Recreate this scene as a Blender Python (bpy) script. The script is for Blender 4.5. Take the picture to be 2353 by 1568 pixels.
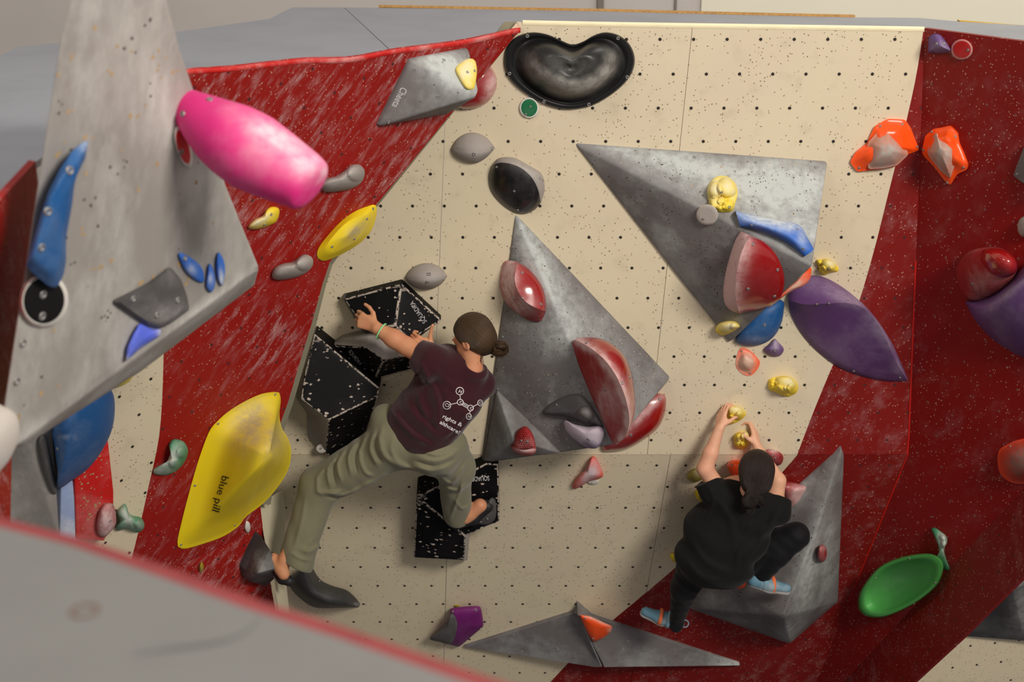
import bpy, bmesh, math, random
import numpy as np
from mathutils import Vector, Matrix, noise
from mathutils.bvhtree import BVHTree

random.seed(7)
sc = bpy.context.scene
for o in list(bpy.data.objects):
    bpy.data.objects.remove(o)
COL = sc.collection

# ------------------------------------------------------------------ camera, world, lights, exposure
FOC = 50.0 / 36.0 * 2353.0
PITCH = math.radians(20)
CAM = Vector((0, 0, 5.3))
FWD = Vector((0, math.cos(PITCH), -math.sin(PITCH)))
UP = Vector((0, math.sin(PITCH), math.cos(PITCH)))
RT = Vector((1, 0, 0))
cd = bpy.data.cameras.new('camera')
cam = bpy.data.objects.new('camera', cd)
COL.objects.link(cam)
cam.location = CAM
cam.rotation_euler = (math.radians(90) - PITCH, 0, 0)
cd.lens = 50; cd.sensor_width = 36; cd.sensor_fit = 'HORIZONTAL'
cd.clip_start = 0.05; cd.clip_end = 60
cd.dof.use_dof = True
cd.dof.focus_distance = 6.6
cd.dof.aperture_fstop = 2.5
sc.camera = cam

w = bpy.data.worlds.new('hall_light')
sc.world = w
w.use_nodes = True
w.node_tree.nodes['Background'].inputs[0].default_value = (1.0, 0.95, 0.90, 1)
w.node_tree.nodes['Background'].inputs[1].default_value = 0.42

def area(name, loc, target, size, power, color):
    ld = bpy.data.lights.new(name, 'AREA')
    ld.shape = 'RECTANGLE'
    ld.size, ld.size_y = size
    ld.energy = power
    ld.color = color
    o = bpy.data.objects.new(name, ld)
    COL.objects.link(o)
    o.location = loc
    o.rotation_euler = (Vector(target) - Vector(loc)).to_track_quat('-Z', 'Y').to_euler()
    return o
area('ceiling_lamp_key', (4.2, -0.7, 8.2), (0.3, 6.5, 2.4), (2.4, 1.5), 690, (1.0, 0.93, 0.84))
area('fill_light', (-3.0, 2.4, 8.4), (-0.3, 6.5, 3.0), (1.6, 0.8), 70, (1.0, 0.95, 0.88))  # added soft fill from the left, stands for no seen lamp
area('hall_wash_light', (4.0, 8.4, 8.6), (3.4, 10.5, 4.6), (3.0, 0.6), 105, (1.0, 0.95, 0.86))  # added unseen light, brightens the right part of the far hall wall

sc.view_settings.view_transform = 'Standard'
sc.view_settings.look = 'None'
sc.view_settings.exposure = 0.0
sc.view_settings.gamma = 1.0
sc.view_settings.use_curve_mapping = False

# ------------------------------------------------------------------ geometry helpers
def ray(px, py):
    return (RT * ((px - 1176.5) / FOC) - UP * ((py - 784) / FOC) + FWD)

def W(px, py, z):
    return CAM + ray(px, py) * z

class Plane:
    def __init__(s, a, b, c):
        n = (b - a).cross(c - a).normalized()
        if n.dot(CAM - a) < 0: n = -n
        s.n = n; s.o = a.copy()
        u = Vector((1, 0, 0)); u = (u - n * u.dot(n))
        if u.length < 0.2: u = Vector((0, 1, 0)); u = u - n * u.dot(n)
        s.u = u.normalized(); s.v = n.cross(s.u)
    def P(s, px, py, h=0.0):
        d = ray(px, py)
        t = ((s.o + s.n * h) - CAM).dot(s.n) / d.dot(s.n)
        return CAM + d * t
    def uv(s, p):
        q = p - s.o
        return (q.dot(s.u), q.dot(s.v))

def pl3(*pts):
    return Plane(*[W(*p) for p in pts])

def srgb(r, g, b):
    f = lambda c: (c / 255 / 12.92) if c / 255 <= 0.04045 else ((c / 255 + 0.055) / 1.055) ** 2.4
    return (f(r), f(g), f(b), 1)

def tag(o, label=None, cat=None, group=None, kind=None):
    if label: o['label'] = label
    if cat: o['category'] = cat
    if group: o['group'] = group
    if kind: o['kind'] = kind
    return o

def empty(name, loc, label=None, cat=None, group=None, kind=None):
    o = bpy.data.objects.new(name, None)
    COL.objects.link(o); o.location = loc; o.empty_display_size = 0.1
    return tag(o, label, cat, group, kind)

def abs_loc(o):
    v = Vector(o.location)
    while o.parent:
        o = o.parent; v = v + Vector(o.location)
    return v

def make(name, verts, faces, mats, parent=None, smooth=False, uvp=None, fmats=None, attrs=None, center=None):
    """one mesh object; world-space verts, origin moved to their centre"""
    if center is None:
        c = Vector((0, 0, 0))
        for v in verts: c += Vector(v)
        c /= len(verts)
    else: c = Vector(center)
    me = bpy.data.meshes.new(name)
    me.from_pydata([tuple(Vector(v) - c) for v in verts], [], faces)
    if not isinstance(mats, (list, tuple)): mats = [mats]
    for m in mats: me.materials.append(m)
    if fmats:
        me.polygons.foreach_set('material_index', fmats)
    if uvp:
        uvl = me.uv_layers.new(name='UVMap')
        for lp in me.loops:
            uvl.data[lp.index].uv = uvp.uv(Vector(verts[lp.vertex_index]))
    if attrs:
        for k, vals in attrs.items():
            a = me.attributes.new(k, 'FLOAT', 'POINT')
            a.data.foreach_set('value', vals)
    if smooth: me.shade_smooth()
    me.validate(); me.update()
    bm = bmesh.new(); bm.from_mesh(me); bmesh.ops.recalc_face_normals(bm, faces=bm.faces)
    bm.to_mesh(me); bm.free()
    o = bpy.data.objects.new(name, me)
    COL.objects.link(o)
    if parent:
        o.parent = parent
        o.location = c - abs_loc(parent)
    else: o.location = c
    return o

def bvh_of(o):
    me = o.data; L = abs_loc(o)
    return BVHTree.FromPolygons([tuple(v.co + L) for v in me.vertices], [tuple(p.vertices) for p in me.polygons])

def hit(bvh, px, py):
    d = ray(px, py).normalized()
    loc, n, i, dist = bvh.ray_cast(CAM + d * 0.6, d)
    if loc is None:
        loc, n, i, dist = bvh.find_nearest(W(px, py, 6.5))
    if n.dot(d) > 0: n = -n
    return loc, n

def catmull(pts, n, closed=True):
    pts = [np.array(p, float) for p in pts]
    out = []
    m = len(pts)
    segs = m if closed else m - 1
    dens = []
    for i in range(segs):
        if closed: p0, p1, p2, p3 = pts[(i - 1) % m], pts[i], pts[(i + 1) % m], pts[(i + 2) % m]
        else: p0, p1, p2, p3 = pts[max(i - 1, 0)], pts[i], pts[i + 1], pts[min(i + 2, m - 1)]
        for k in range(16):
            t = k / 16
            dens.append(0.5 * ((2 * p1) + (-p0 + p2) * t + (2 * p0 - 5 * p1 + 4 * p2 - p3) * t * t + (-p0 + 3 * p1 - 3 * p2 + p3) * t ** 3))
    dens.append(pts[0] if closed else pts[-1])
    return resample(dens, n, closed)

def resample(dens, n, closed):
    d = np.array(dens)
    s = np.concatenate([[0], np.cumsum(np.linalg.norm(np.diff(d[:, :2], axis=0), axis=1))])
    q = np.linspace(0, s[-1], n + 1)[:-1] if closed else np.linspace(0, s[-1], n)
    return np.stack([np.interp(q, s, d[:, k]) for k in range(d.shape[1])], 1)

def poly_pts(pts, n):      # straight polygon with slightly rounded corners
    d = []
    m = len(pts)
    for i in range(m):
        a, b, c = (np.array(pts[j % m], float) for j in (i - 1, i, i + 1))
        l1 = min(5, np.linalg.norm(a - b) * .3); l2 = min(5, np.linalg.norm(c - b) * .3)
        p = b + (a - b) / max(1e-6, np.linalg.norm(a - b)) * l1
        q = b + (c - b) / max(1e-6, np.linalg.norm(c - b)) * l2
        for t in (0, .33, .66, 1):
            d.append((1 - t) ** 2 * p + 2 * t * (1 - t) * b + t * t * q)
    d.append(d[0])
    return resample(d, n, True)

def chalk_at(px, py, spots):
    v = 0
    for s in spots:
        cx, cy, rx, ry = s[:4]; a = s[4] if len(s) > 4 else 1; ang = math.radians(s[5]) if len(s) > 5 else 0
        dx, dy = px - cx, py - cy
        u = dx * math.cos(ang) + dy * math.sin(ang); q = -dx * math.sin(ang) + dy * math.cos(ang)
        v = max(v, a * math.exp(-((u / rx) ** 2 + (q / ry) ** 2)))
    return v

# ------------------------------------------------------------------ materials
class NT:
    def __init__(s, name):
        s.m = bpy.data.materials.new(name); s.m.use_nodes = True
        s.t = s.m.node_tree; s.b = s.t.nodes['Principled BSDF']
        s.tc = s.n('ShaderNodeTexCoord')
    def n(s, t, **kw):
        x = s.t.nodes.new(t)
        for k, v in kw.items(): setattr(x, k, v)
        return x
    def l(s, a, b): s.t.links.new(a, b)
    def val(s, sock, v):
        if hasattr(v, 'is_output') or isinstance(v, bpy.types.NodeSocket): s.l(v, sock)
        else: sock.default_value = v
    def math(s, op, a, b=0.0, c=0.0, clamp=False):
        x = s.n('ShaderNodeMath', operation=op); x.use_clamp = clamp
        s.val(x.inputs[0], a); s.val(x.inputs[1], b)
        if op in ('MULTIPLY_ADD', 'SMOOTH_MIN', 'WRAP'): s.val(x.inputs[2], c)
        return x.outputs[0]
    def noise(s, vec, scale, detail=3, rough=.55):
        x = s.n('ShaderNodeTexNoise'); s.l(vec, x.inputs['Vector'])
        x.inputs['Scale'].default_value = scale; x.inputs['Detail'].default_value = detail; x.inputs['Roughness'].default_value = rough
        return x.outputs[0]
    def voro(s, vec, scale):
        x = s.n('ShaderNodeTexVoronoi'); s.l(vec, x.inputs['Vector']); x.inputs['Scale'].default_value = scale
        return x
    def mapping(s, vec, scale=(1, 1, 1), rot=(0, 0, 0), loc=(0, 0, 0)):
        x = s.n('ShaderNodeMapping'); s.l(vec, x.inputs[0])
        x.inputs['Scale'].default_value = scale; x.inputs['Rotation'].default_value = rot; x.inputs['Location'].default_value = loc
        return x.outputs[0]
    def ramp(s, v, lo, hi):
        x = s.n('ShaderNodeMapRange'); x.interpolation_type = 'SMOOTHSTEP'
        s.l(v, x.inputs[0]); x.inputs[1].default_value = lo; x.inputs[2].default_value = hi
        return x.outputs[0]
    def mix(s, f, a, b):
        x = s.n('ShaderNodeMix', data_type='RGBA')
        s.val(x.inputs[0], f); s.val(x.inputs[6], a); s.val(x.inputs[7], b)
        return x.outputs[2]
    def bump(s, h, strength=.3, dist=.003):
        x = s.n('ShaderNodeBump'); x.inputs['Strength'].default_value = strength; x.inputs['Distance'].default_value = dist
        s.l(h, x.inputs['Height']); s.l(x.outputs[0], s.b.inputs['Normal'])

CHALK = srgb(214, 204, 198)

def hold_mat(name, base, rough=.6, chalk=.25, chalkcol=None, grain=.25, spec=.35, dots=0, dark=.15, coat=0, stretch=(1, 1, 1)):
    """painted / moulded surface: base colour, blotchy chalk (plus the 'chalk' attribute), fine grain"""
    t = NT(name); v = t.mapping(t.tc.outputs['Object'], scale=stretch)
    n1 = t.noise(v, 5.0, 8, .68); n2 = t.noise(v, 26.0, 4, .65)
    c = t.mix(t.math('MULTIPLY', t.ramp(n1, .45, .75), dark), base, tuple(x * .45 for x in base[:3]) + (1,))
    at = t.n('ShaderNodeAttribute', attribute_name='chalk')
    f = t.math('MULTIPLY', t.ramp(t.noise(v, 3.6, 9, .7), .44, .70), chalk)
    f2 = t.math('MULTIPLY', t.math('MULTIPLY', t.math('SUBTRACT', n2, .28), 2.3, clamp=True), at.outputs['Fac'])
    f2 = t.math('ADD', f2, t.math('MULTIPLY', at.outputs['Fac'], .45))
    f = t.math('ADD', f, f2, clamp=True)
    c = t.mix(f, c, chalkcol or CHALK)
    if dots:
        vo = t.voro(t.tc.outputs['Object'], dots * 1.7)
        rnd = t.n('ShaderNodeSeparateColor'); t.l(vo.outputs['Color'], rnd.inputs[0])
        keep = t.math('GREATER_THAN', rnd.outputs[0], .60)
        d = t.math('MULTIPLY', t.math('LESS_THAN', vo.outputs['Distance'], .0042 * dots * 1.7), keep)
        d2 = t.math('MULTIPLY', d, t.math('GREATER_THAN', rnd.outputs[1], .5))
        c = t.mix(t.math('MULTIPLY', d, .75), c, srgb(90, 72, 58))
        c = t.mix(t.math('MULTIPLY', d2, .75), c, srgb(190, 165, 135))
    t.l(c, t.b.inputs['Base Color'])
    r = t.math('MULTIPLY_ADD', f, .3, rough, clamp=True)
    t.l(r, t.b.inputs['Roughness'])
    t.b.inputs['Specular IOR Level'].default_value = spec
    if coat: t.b.inputs['Coat Weight'].default_value = coat; t.b.inputs['Coat Roughness'].default_value = .15
    t.bump(t.math('MULTIPLY_ADD', t.noise(v, 240, 2), .6, n2), grain, .0015)
    return t.m

def wall_mat(name, base, kind):
    """painted plywood: t-nut grid and screw holes in the panel's own metres (UV)"""
    t = NT(name); uv = t.tc.outputs['UV']
    sep = t.n('ShaderNodeSeparateXYZ'); t.l(uv, sep.inputs[0])
    U, V = sep.outputs[0], sep.outputs[1]
    PU, PV = .150, .158
    row = t.math('FLOOR', t.math('DIVIDE', V, PV))
    par = t.math('MULTIPLY', t.math('FLOORED_MODULO', row, 2.0), PU * .42)
    jit = t.math('MULTIPLY', t.math('SINE', t.math('MULTIPLY', row, 12.9)), .012)
    uu = t.math('ADD', t.math('ADD', U, par), jit)
    fu = t.math('SUBTRACT', t.math('FRACT', t.math('DIVIDE', uu, PU)), .5)
    fv = t.math('SUBTRACT', t.math('FRACT', t.math('DIVIDE', V, PV)), .5)
    du = t.math('MULTIPLY', fu, PU); dv = t.math('MULTIPLY', fv, PV)
    dist = t.math('SQRT', t.math('ADD', t.math('MULTIPLY', du, du), t.math('MULTIPLY', dv, dv)))
    nut = t.math('LESS_THAN', dist, .0074 if kind != 'red' else .006)
    ring = t.math('SUBTRACT', t.ramp(dist, .013, .006), nut, clamp=True)
    # screw holes, in clusters
    dens = t.noise(uv, 2.6, 3, .6)
    holes = None; pale = None
    for k, (scl, rad, thr) in enumerate(((30, .10, .60), (58, .17, .66), (41, .13, .62))):
        vo = t.voro(t.mapping(uv, loc=(k * 3.3, k * 1.7, 0)), scl)
        rnd = t.n('ShaderNodeSeparateColor'); t.l(vo.outputs['Color'], rnd.inputs[0])
        pick = t.math('GREATER_THAN', t.math('ADD', rnd.outputs[0], t.math('MULTIPLY', t.math('SUBTRACT', dens, .5), 1.5)), thr)
        h = t.math('MULTIPLY', t.math('LESS_THAN', vo.outputs['Distance'], rad), pick)
        hp = t.math('MULTIPLY', h, t.math('GREATER_THAN', rnd.outputs[2], .55))
        holes = h if holes is None else t.math('MAXIMUM', holes, h)
        pale = hp if pale is None else t.math('MAXIMUM', pale, hp)
    n1 = t.noise(uv, 1.4, 5, .6); n2 = t.noise(uv, 9, 5, .6)
    if kind == 'cream':
        c = t.mix(t.math('MULTIPLY', t.ramp(n1, .35, .75), .30), base, srgb(205, 186, 172))
        c = t.mix(t.math('MULTIPLY', t.ramp(n2, .52, .8), .22), c, srgb(140, 125, 95))
        c = t.mix(t.math('MULTIPLY', ring, .25), c, srgb(110, 95, 75))
        c = t.mix(t.math('MULTIPLY', holes, .8), c, srgb(88, 68, 48))
        c = t.mix(t.math('MULTIPLY', pale, .4), c, srgb(190, 150, 110))
        c = t.mix(nut, c, srgb(42, 38, 34))
        rough = .62
    else:
        ruv = t.mapping(uv, rot=(0, 0, math.radians(-38 if kind == 'chalky' else -60)))
        st = t.noise(t.mapping(ruv, scale=(1.0, 3.6 if kind == 'chalky' else 1.4, 1)), 7.0, 8, .74)
        big = t.noise(uv, 1.3, 4, .6)
        amt = .75 if kind == 'chalky' else (.20 if kind == 'worn' else .12)
        f = t.math('MULTIPLY', t.math('MULTIPLY', t.ramp(st, .46, .74), t.ramp(big, .34, .66)), amt)
        c = t.mix(t.math('MULTIPLY', t.ramp(n1, .4, .8), .35), base, tuple(x * .6 for x in base[:3]) + (1,))
        c = t.mix(f, c, srgb(205, 176, 176))
        streak = t.voro(t.mapping(ruv, scale=(26, 60, 1)), 1.0)
        rs = t.n('ShaderNodeSeparateColor'); t.l(streak.outputs['Color'], rs.inputs[0])
        sp = t.math('MULTIPLY', t.math('LESS_THAN', streak.outputs['Distance'], .13), t.math('GREATER_THAN', t.math('ADD', rs.outputs[0], t.math('MULTIPLY', t.math('SUBTRACT', dens, .5), .8)), .78 if kind == 'red' else .70))
        c = t.mix(t.math('MULTIPLY', sp, .6), c, srgb(215, 180, 168))
        c = t.mix(t.math('MULTIPLY', holes, .45), c, srgb(225, 190, 165))
        c = t.mix(t.math('MULTIPLY', nut, .85), c, srgb(60, 40, 40) if kind != 'red' else srgb(120, 85, 80))
        rough = .5
    t.l(c, t.b.inputs['Base Color'])
    t.b.inputs['Roughness'].default_value = rough
    t.b.inputs['Specular IOR Level'].default_value = .3
    hh = t.math('SUBTRACT', t.math('MULTIPLY', n2, .15), t.math('MAXIMUM', holes, nut))
    t.bump(hh, .5, .003)
    return t.m

def plain(name, base, rough=.6, metal=0, spec=.4, grain=0, noise_amt=.15, nscale=8, stretch=(1, 1, 1)):
    t = NT(name)
    v = t.mapping(t.tc.outputs['Object'], scale=stretch)
    n = t.noise(v, nscale, 5, .6)
    t.l(t.mix(t.math('MULTIPLY', t.ramp(n, .35, .75), noise_amt), base, tuple(x * .5 for x in base[:3]) + (1,)), t.b.inputs['Base Color'])
    t.b.inputs['Roughness'].default_value = rough; t.b.inputs['Metallic'].default_value = metal
    t.b.inputs['Specular IOR Level'].default_value = spec
    if grain: t.bump(t.noise(v, nscale * 12, 3), grain, .002)
    return t.m

M = {}
M['cream'] = wall_mat('cream_plywood', srgb(216, 203, 174), 'cream')
M['red_worn'] = wall_mat('chalky_red_plywood', srgb(150, 24, 18), 'chalky')
M['red_mid'] = wall_mat('worn_red_plywood', srgb(124, 20, 16), 'worn')
M['red'] = wall_mat('red_plywood', srgb(128, 14, 12), 'red')
M['top'] = plain('grey_top_board', srgb(150, 152, 160), .55, noise_amt=.25, nscale=2.5)
M['board_edge'] = plain('raw_board_edge', srgb(196, 150, 88), .8, noise_amt=.7, nscale=60)
M['hall'] = plain('hall_plaster', srgb(192, 186, 182), .8, noise_amt=.12, nscale=1.2)
M['hall_light'] = plain('white_hall_panel', srgb(228, 224, 205), .7, noise_amt=.05, nscale=1.2)
M['pillar'] = plain('grey_pillar', srgb(120, 112, 104), .6)
M['yellow_bar'] = plain('yellow_batten', srgb(205, 165, 60), .6)
M['mat'] = plain('crash_mat', srgb(70, 74, 82), .7, nscale=3)
M['grey'] = hold_mat('grey_textured_volume', srgb(108, 103, 103), .62, .30, srgb(184, 188, 186), .35, dots=18, dark=.5)
M['grey_fin'] = hold_mat('grey_fin_board', srgb(146, 141, 136), .5, .55, srgb(198, 196, 190), .2, dots=11, dark=.3, stretch=(1.0, 1.0, .45))
M['grey_hold'] = hold_mat('grey_resin', srgb(160, 152, 146), .8, .3, srgb(190, 186, 182), .6)
M['dark_grey'] = hold_mat('dark_grey_resin', srgb(78, 76, 76), .6, .35, srgb(140, 136, 136), .3)
M['charcoal'] = hold_mat('charcoal_resin', srgb(52, 52, 54), .5, .2, srgb(130, 128, 128), .25)
M['black'] = hold_mat('black_gloss', srgb(24, 24, 26), .22, .12, srgb(150, 146, 146), .06, spec=.5)
M['black_rim'] = hold_mat('black_matte', srgb(15, 15, 16), .5, .0, srgb(176, 170, 164), .3)
M['black_bowl'] = hold_mat('black_bowl', srgb(22, 22, 23), .36, .0, srgb(160, 158, 152), .15, dark=0)
M['pink'] = hold_mat('pink_fibreglass', srgb(228, 44, 132), .55, .18, srgb(232, 200, 208), .3, dark=.12)
M['yellow'] = hold_mat('yellow_fibreglass', srgb(240, 212, 28), .42, .06, srgb(186, 168, 120), .12, dark=.08)
M['yellow_hold'] = hold_mat('yellow_resin', srgb(242, 214, 44), .6, .15, srgb(226, 216, 176), .4, dark=.25)
M['yellow_green'] = hold_mat('dull_yellow_resin', srgb(170, 150, 40), .6, .4, srgb(176, 172, 140), .4, dark=.4)
M['red_gloss'] = hold_mat('red_gloss', srgb(150, 12, 14), .16, .05, srgb(214, 170, 168), .04, spec=.6, coat=.5)
M['red_matte'] = hold_mat('red_matte', srgb(150, 28, 30), .7, .35, srgb(214, 182, 180), .4)
M['blue'] = hold_mat('blue_resin', srgb(26, 84, 142), .5, .1, srgb(196, 206, 220), .3)
M['blue_hold'] = hold_mat('bright_blue_resin', srgb(46, 104, 196), .6, .1, srgb(206, 216, 224), .4)
M['purple'] = hold_mat('purple_fibreglass', srgb(98, 64, 116), .5, .3, srgb(160, 140, 168), .25)
M['purple_hold'] = hold_mat('purple_resin', srgb(104, 74, 128), .6, .4, srgb(190, 178, 190), .4)
M['magenta'] = hold_mat('magenta_resin', srgb(112, 28, 104), .45, .1, srgb(180, 150, 180), .2)
M['orange'] = hold_mat('orange_resin', srgb(250, 84, 22), .3, .03, srgb(220, 180, 160), .12, spec=.5)
M['orange_matte'] = hold_mat('chalked_orange', srgb(196, 128, 106), .8, .5, srgb(176, 168, 160), .4)
M['green'] = hold_mat('green_resin', srgb(78, 166, 78), .4, .08, srgb(150, 190, 150), .2, dark=.2)
M['green_hold'] = hold_mat('sea_green_resin', srgb(60, 138, 98), .6, .45, srgb(186, 194, 184), .5, dark=.3)
M['white'] = plain('white_plastic', srgb(228, 224, 216), .5)
M['pale'] = hold_mat('pale_resin', srgb(206, 198, 190), .7, .2, srgb(230, 226, 222), .4)
M['steel'] = plain('bolt_steel', srgb(150, 148, 146), .45, metal=.6)
M['socket'] = plain('bolt_socket', srgb(28, 26, 26), .7)
M['ink'] = plain('black_ink', srgb(24, 24, 20), .6)
M['grey_ink'] = plain('pale_grey_ink', srgb(186, 182, 184), .6)
M['white_ink'] = plain('white_ink', srgb(226, 222, 222), .6)

def speckled(name, base, spk=.5):
    """gloss black fibreglass with chips worn through to the pale ground"""
    t = NT(name); v = t.tc.outputs['Object']
    nz = t.n('ShaderNodeTexNoise'); t.l(v, nz.inputs['Vector']); nz.inputs['Scale'].default_value = 45; nz.inputs['Detail'].default_value = 3
    dv = t.n('ShaderNodeVectorMath', operation='SCALE'); t.l(nz.outputs['Color'], dv.inputs[0]); dv.inputs[3].default_value = .022
    av = t.n('ShaderNodeVectorMath', operation='ADD'); t.l(v, av.inputs[0]); t.l(dv.outputs[0], av.inputs[1])
    vo = t.voro(t.mapping(av.outputs[0], scale=(.55, 1, .9)), 50); rnd = t.n('ShaderNodeSeparateColor'); t.l(vo.outputs['Color'], rnd.inputs[0])
    dn = t.noise(v, 9, 3)
    wob = t.math('MULTIPLY_ADD', t.noise(v, 110, 3), .34, t.math('MULTIPLY', rnd.outputs[1], .14))
    pick = t.math('GREATER_THAN', t.math('ADD', rnd.outputs[0], t.math('MULTIPLY', t.math('SUBTRACT', dn, .5), 1.6)), .62)
    ch = t.math('MULTIPLY', t.math('LESS_THAN', vo.outputs['Distance'], wob), pick)
    at = t.n('ShaderNodeAttribute', attribute_name='chalk')
    edge = t.math('MULTIPLY', t.ramp(at.outputs['Fac'], .60, .80), t.ramp(t.noise(v, 60, 3), .42, .52))
    f = t.math('MAXIMUM', ch, edge)
    c = t.mix(t.math('MULTIPLY', t.ramp(t.noise(v, 6, 5), .45, .8), .06), base, srgb(110, 100, 110))
    c = t.mix(t.math('MULTIPLY', f, .85), c, srgb(196, 182, 170))
    t.l(c, t.b.inputs['Base Color'])
    t.l(t.math('MULTIPLY_ADD', f, .3, .55), t.b.inputs['Roughness']); t.b.inputs['Specular IOR Level'].default_value = .12
    t.bump(t.math('SUBTRACT', t.math('MULTIPLY', t.noise(v, 30, 3), .2), f), .35, .0015)
    return t.m
M['chip'] = speckled('chipped_black', srgb(11, 11, 12))

# ------------------------------------------------------------------ bolts, lettering
_bolt = {}
def bolt_meshes(r):
    k = round(r, 4)
    if k in _bolt: return _bolt[k]
    bm = bmesh.new()
    N = 14
    rings = [(r, -.002), (r, .0018), (r * .86, .0034), (r * .48, .0034), (r * .44, -.001)]
    vs = [[bm.verts.new((q * math.cos(2 * math.pi * i / N), q * math.sin(2 * math.pi * i / N), z)) for i in range(N)] for q, z in rings]
    for a, b in zip(vs, vs[1:]):
        for i in range(N): bm.faces.new((a[i], a[(i + 1) % N], b[(i + 1) % N], b[i]))
    me = bpy.data.meshes.new('bolt'); 
    f = bm.faces.new(vs[-1]); 
    me.materials.append(M['steel']); me.materials.append(M['socket'])
    for fc in bm.faces:
        if len(fc.verts) > 4: fc.material_index = 1
    bm.to_mesh(me); bm.free(); me.shade_smooth()
    _bolt[k] = me
    return me

def bolt(parent, px, py, bvh=None, r=.0095, lift=.0):
    bvh = bvh or bvh_of(parent)
    loc, n = hit(bvh, px, py)
    o = bpy.data.objects.new('bolt', bolt_meshes(r))
    COL.objects.link(o); o.parent = parent
    o.location = loc + n * lift - abs_loc(parent)
    o.rotation_euler = n.to_track_quat('Z', 'Y').to_euler()
    return o

def bolts(parent, pts, r=.0095):
    b = bvh_of(parent)
    for p in pts: bolt(parent, p[0], p[1], b, r)

def text_mesh(txt, shear=0, space=1.0, bold=0):
    cu = bpy.data.curves.new('lettering', 'FONT')
    cu.body = txt; cu.size = 1; cu.shear = shear; cu.space_character = space; cu.offset = bold
    cu.resolution_u = 3
    o = bpy.data.objects.new('tmp', cu); COL.objects.link(o)
    dg = bpy.context.evaluated_depsgraph_get()
    me = bpy.data.meshes.new_from_object(o.evaluated_get(dg))
    bpy.data.objects.remove(o)
    vs = [v.co.copy() for v in me.vertices]; fs = [tuple(p.vertices) for p in me.polygons]
    bpy.data.meshes.remove(me)
    return vs, fs

def lettering(parent, txt, p0, p1, height, mat, bvh=None, name='lettering', label=None, bold=0, off=.0012, stretch=True):
    """flat letters lying on the parent's surface: baseline from p0 to p1 (photo px), cap height in px"""
    vs, fs = text_mesh(txt, bold=bold)
    bm = bmesh.new(); bv = [bm.verts.new(v) for v in vs]
    for f in fs:
        try: bm.faces.new([bv[i] for i in f])
        except ValueError: pass
    bmesh.ops.triangulate(bm, faces=bm.faces)
    for _ in range(3):
        bmesh.ops.subdivide_edges(bm, edges=[e for e in bm.edges if e.calc_length() > .16], cuts=1)
        bmesh.ops.triangulate(bm, faces=bm.faces)
    bm.verts.index_update()
    vs = [v.co.copy() for v in bm.verts]; fs = [tuple(v.index for v in f.verts) for f in bm.faces]; bm.free()
    x0 = min(v.x for v in vs); x1 = max(v.x for v in vs); y1 = 0.72
    d = np.array(p1, float) - np.array(p0, float); L = np.linalg.norm(d); d = d / L
    up = np.array((d[1], -d[0]))
    bvh = bvh or bvh_of(parent)
    out = []
    for v in vs:
        a = (v.x - x0) / (x1 - x0) * L; b = v.y / y1 * height
        q = np.array(p0) + d * a + up * b
        loc, n = hit(bvh, q[0], q[1])
        out.append(loc + n * off)
    return tag(make(name, out, fs, mat, parent), label)

# ------------------------------------------------------------------ shape builders
def interp(prof, t):
    P = prof; n = len(P)
    for i in range(n - 1):
        if t <= P[i + 1][0]:
            (a, ha), (b, hb) = P[i], P[i + 1]
            q = (t - a) / (b - a)
            if n <= 3: return ha + (hb - ha) * q
            sl = lambda k: 0 if k <= 0 or k >= n - 1 else (0 if (P[k][1] - P[k - 1][1]) * (P[k + 1][1] - P[k][1]) <= 0 else (P[k + 1][1] - P[k - 1][1]) / (P[k + 1][0] - P[k - 1][0]))
            m0, m1 = sl(i) * (b - a), sl(i + 1) * (b - a)
            return (2 * q ** 3 - 3 * q * q + 1) * ha + (q ** 3 - 2 * q * q + q) * m0 + (-2 * q ** 3 + 3 * q * q) * hb + (q ** 3 - q * q) * m1
    return P[-1][1]

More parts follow.
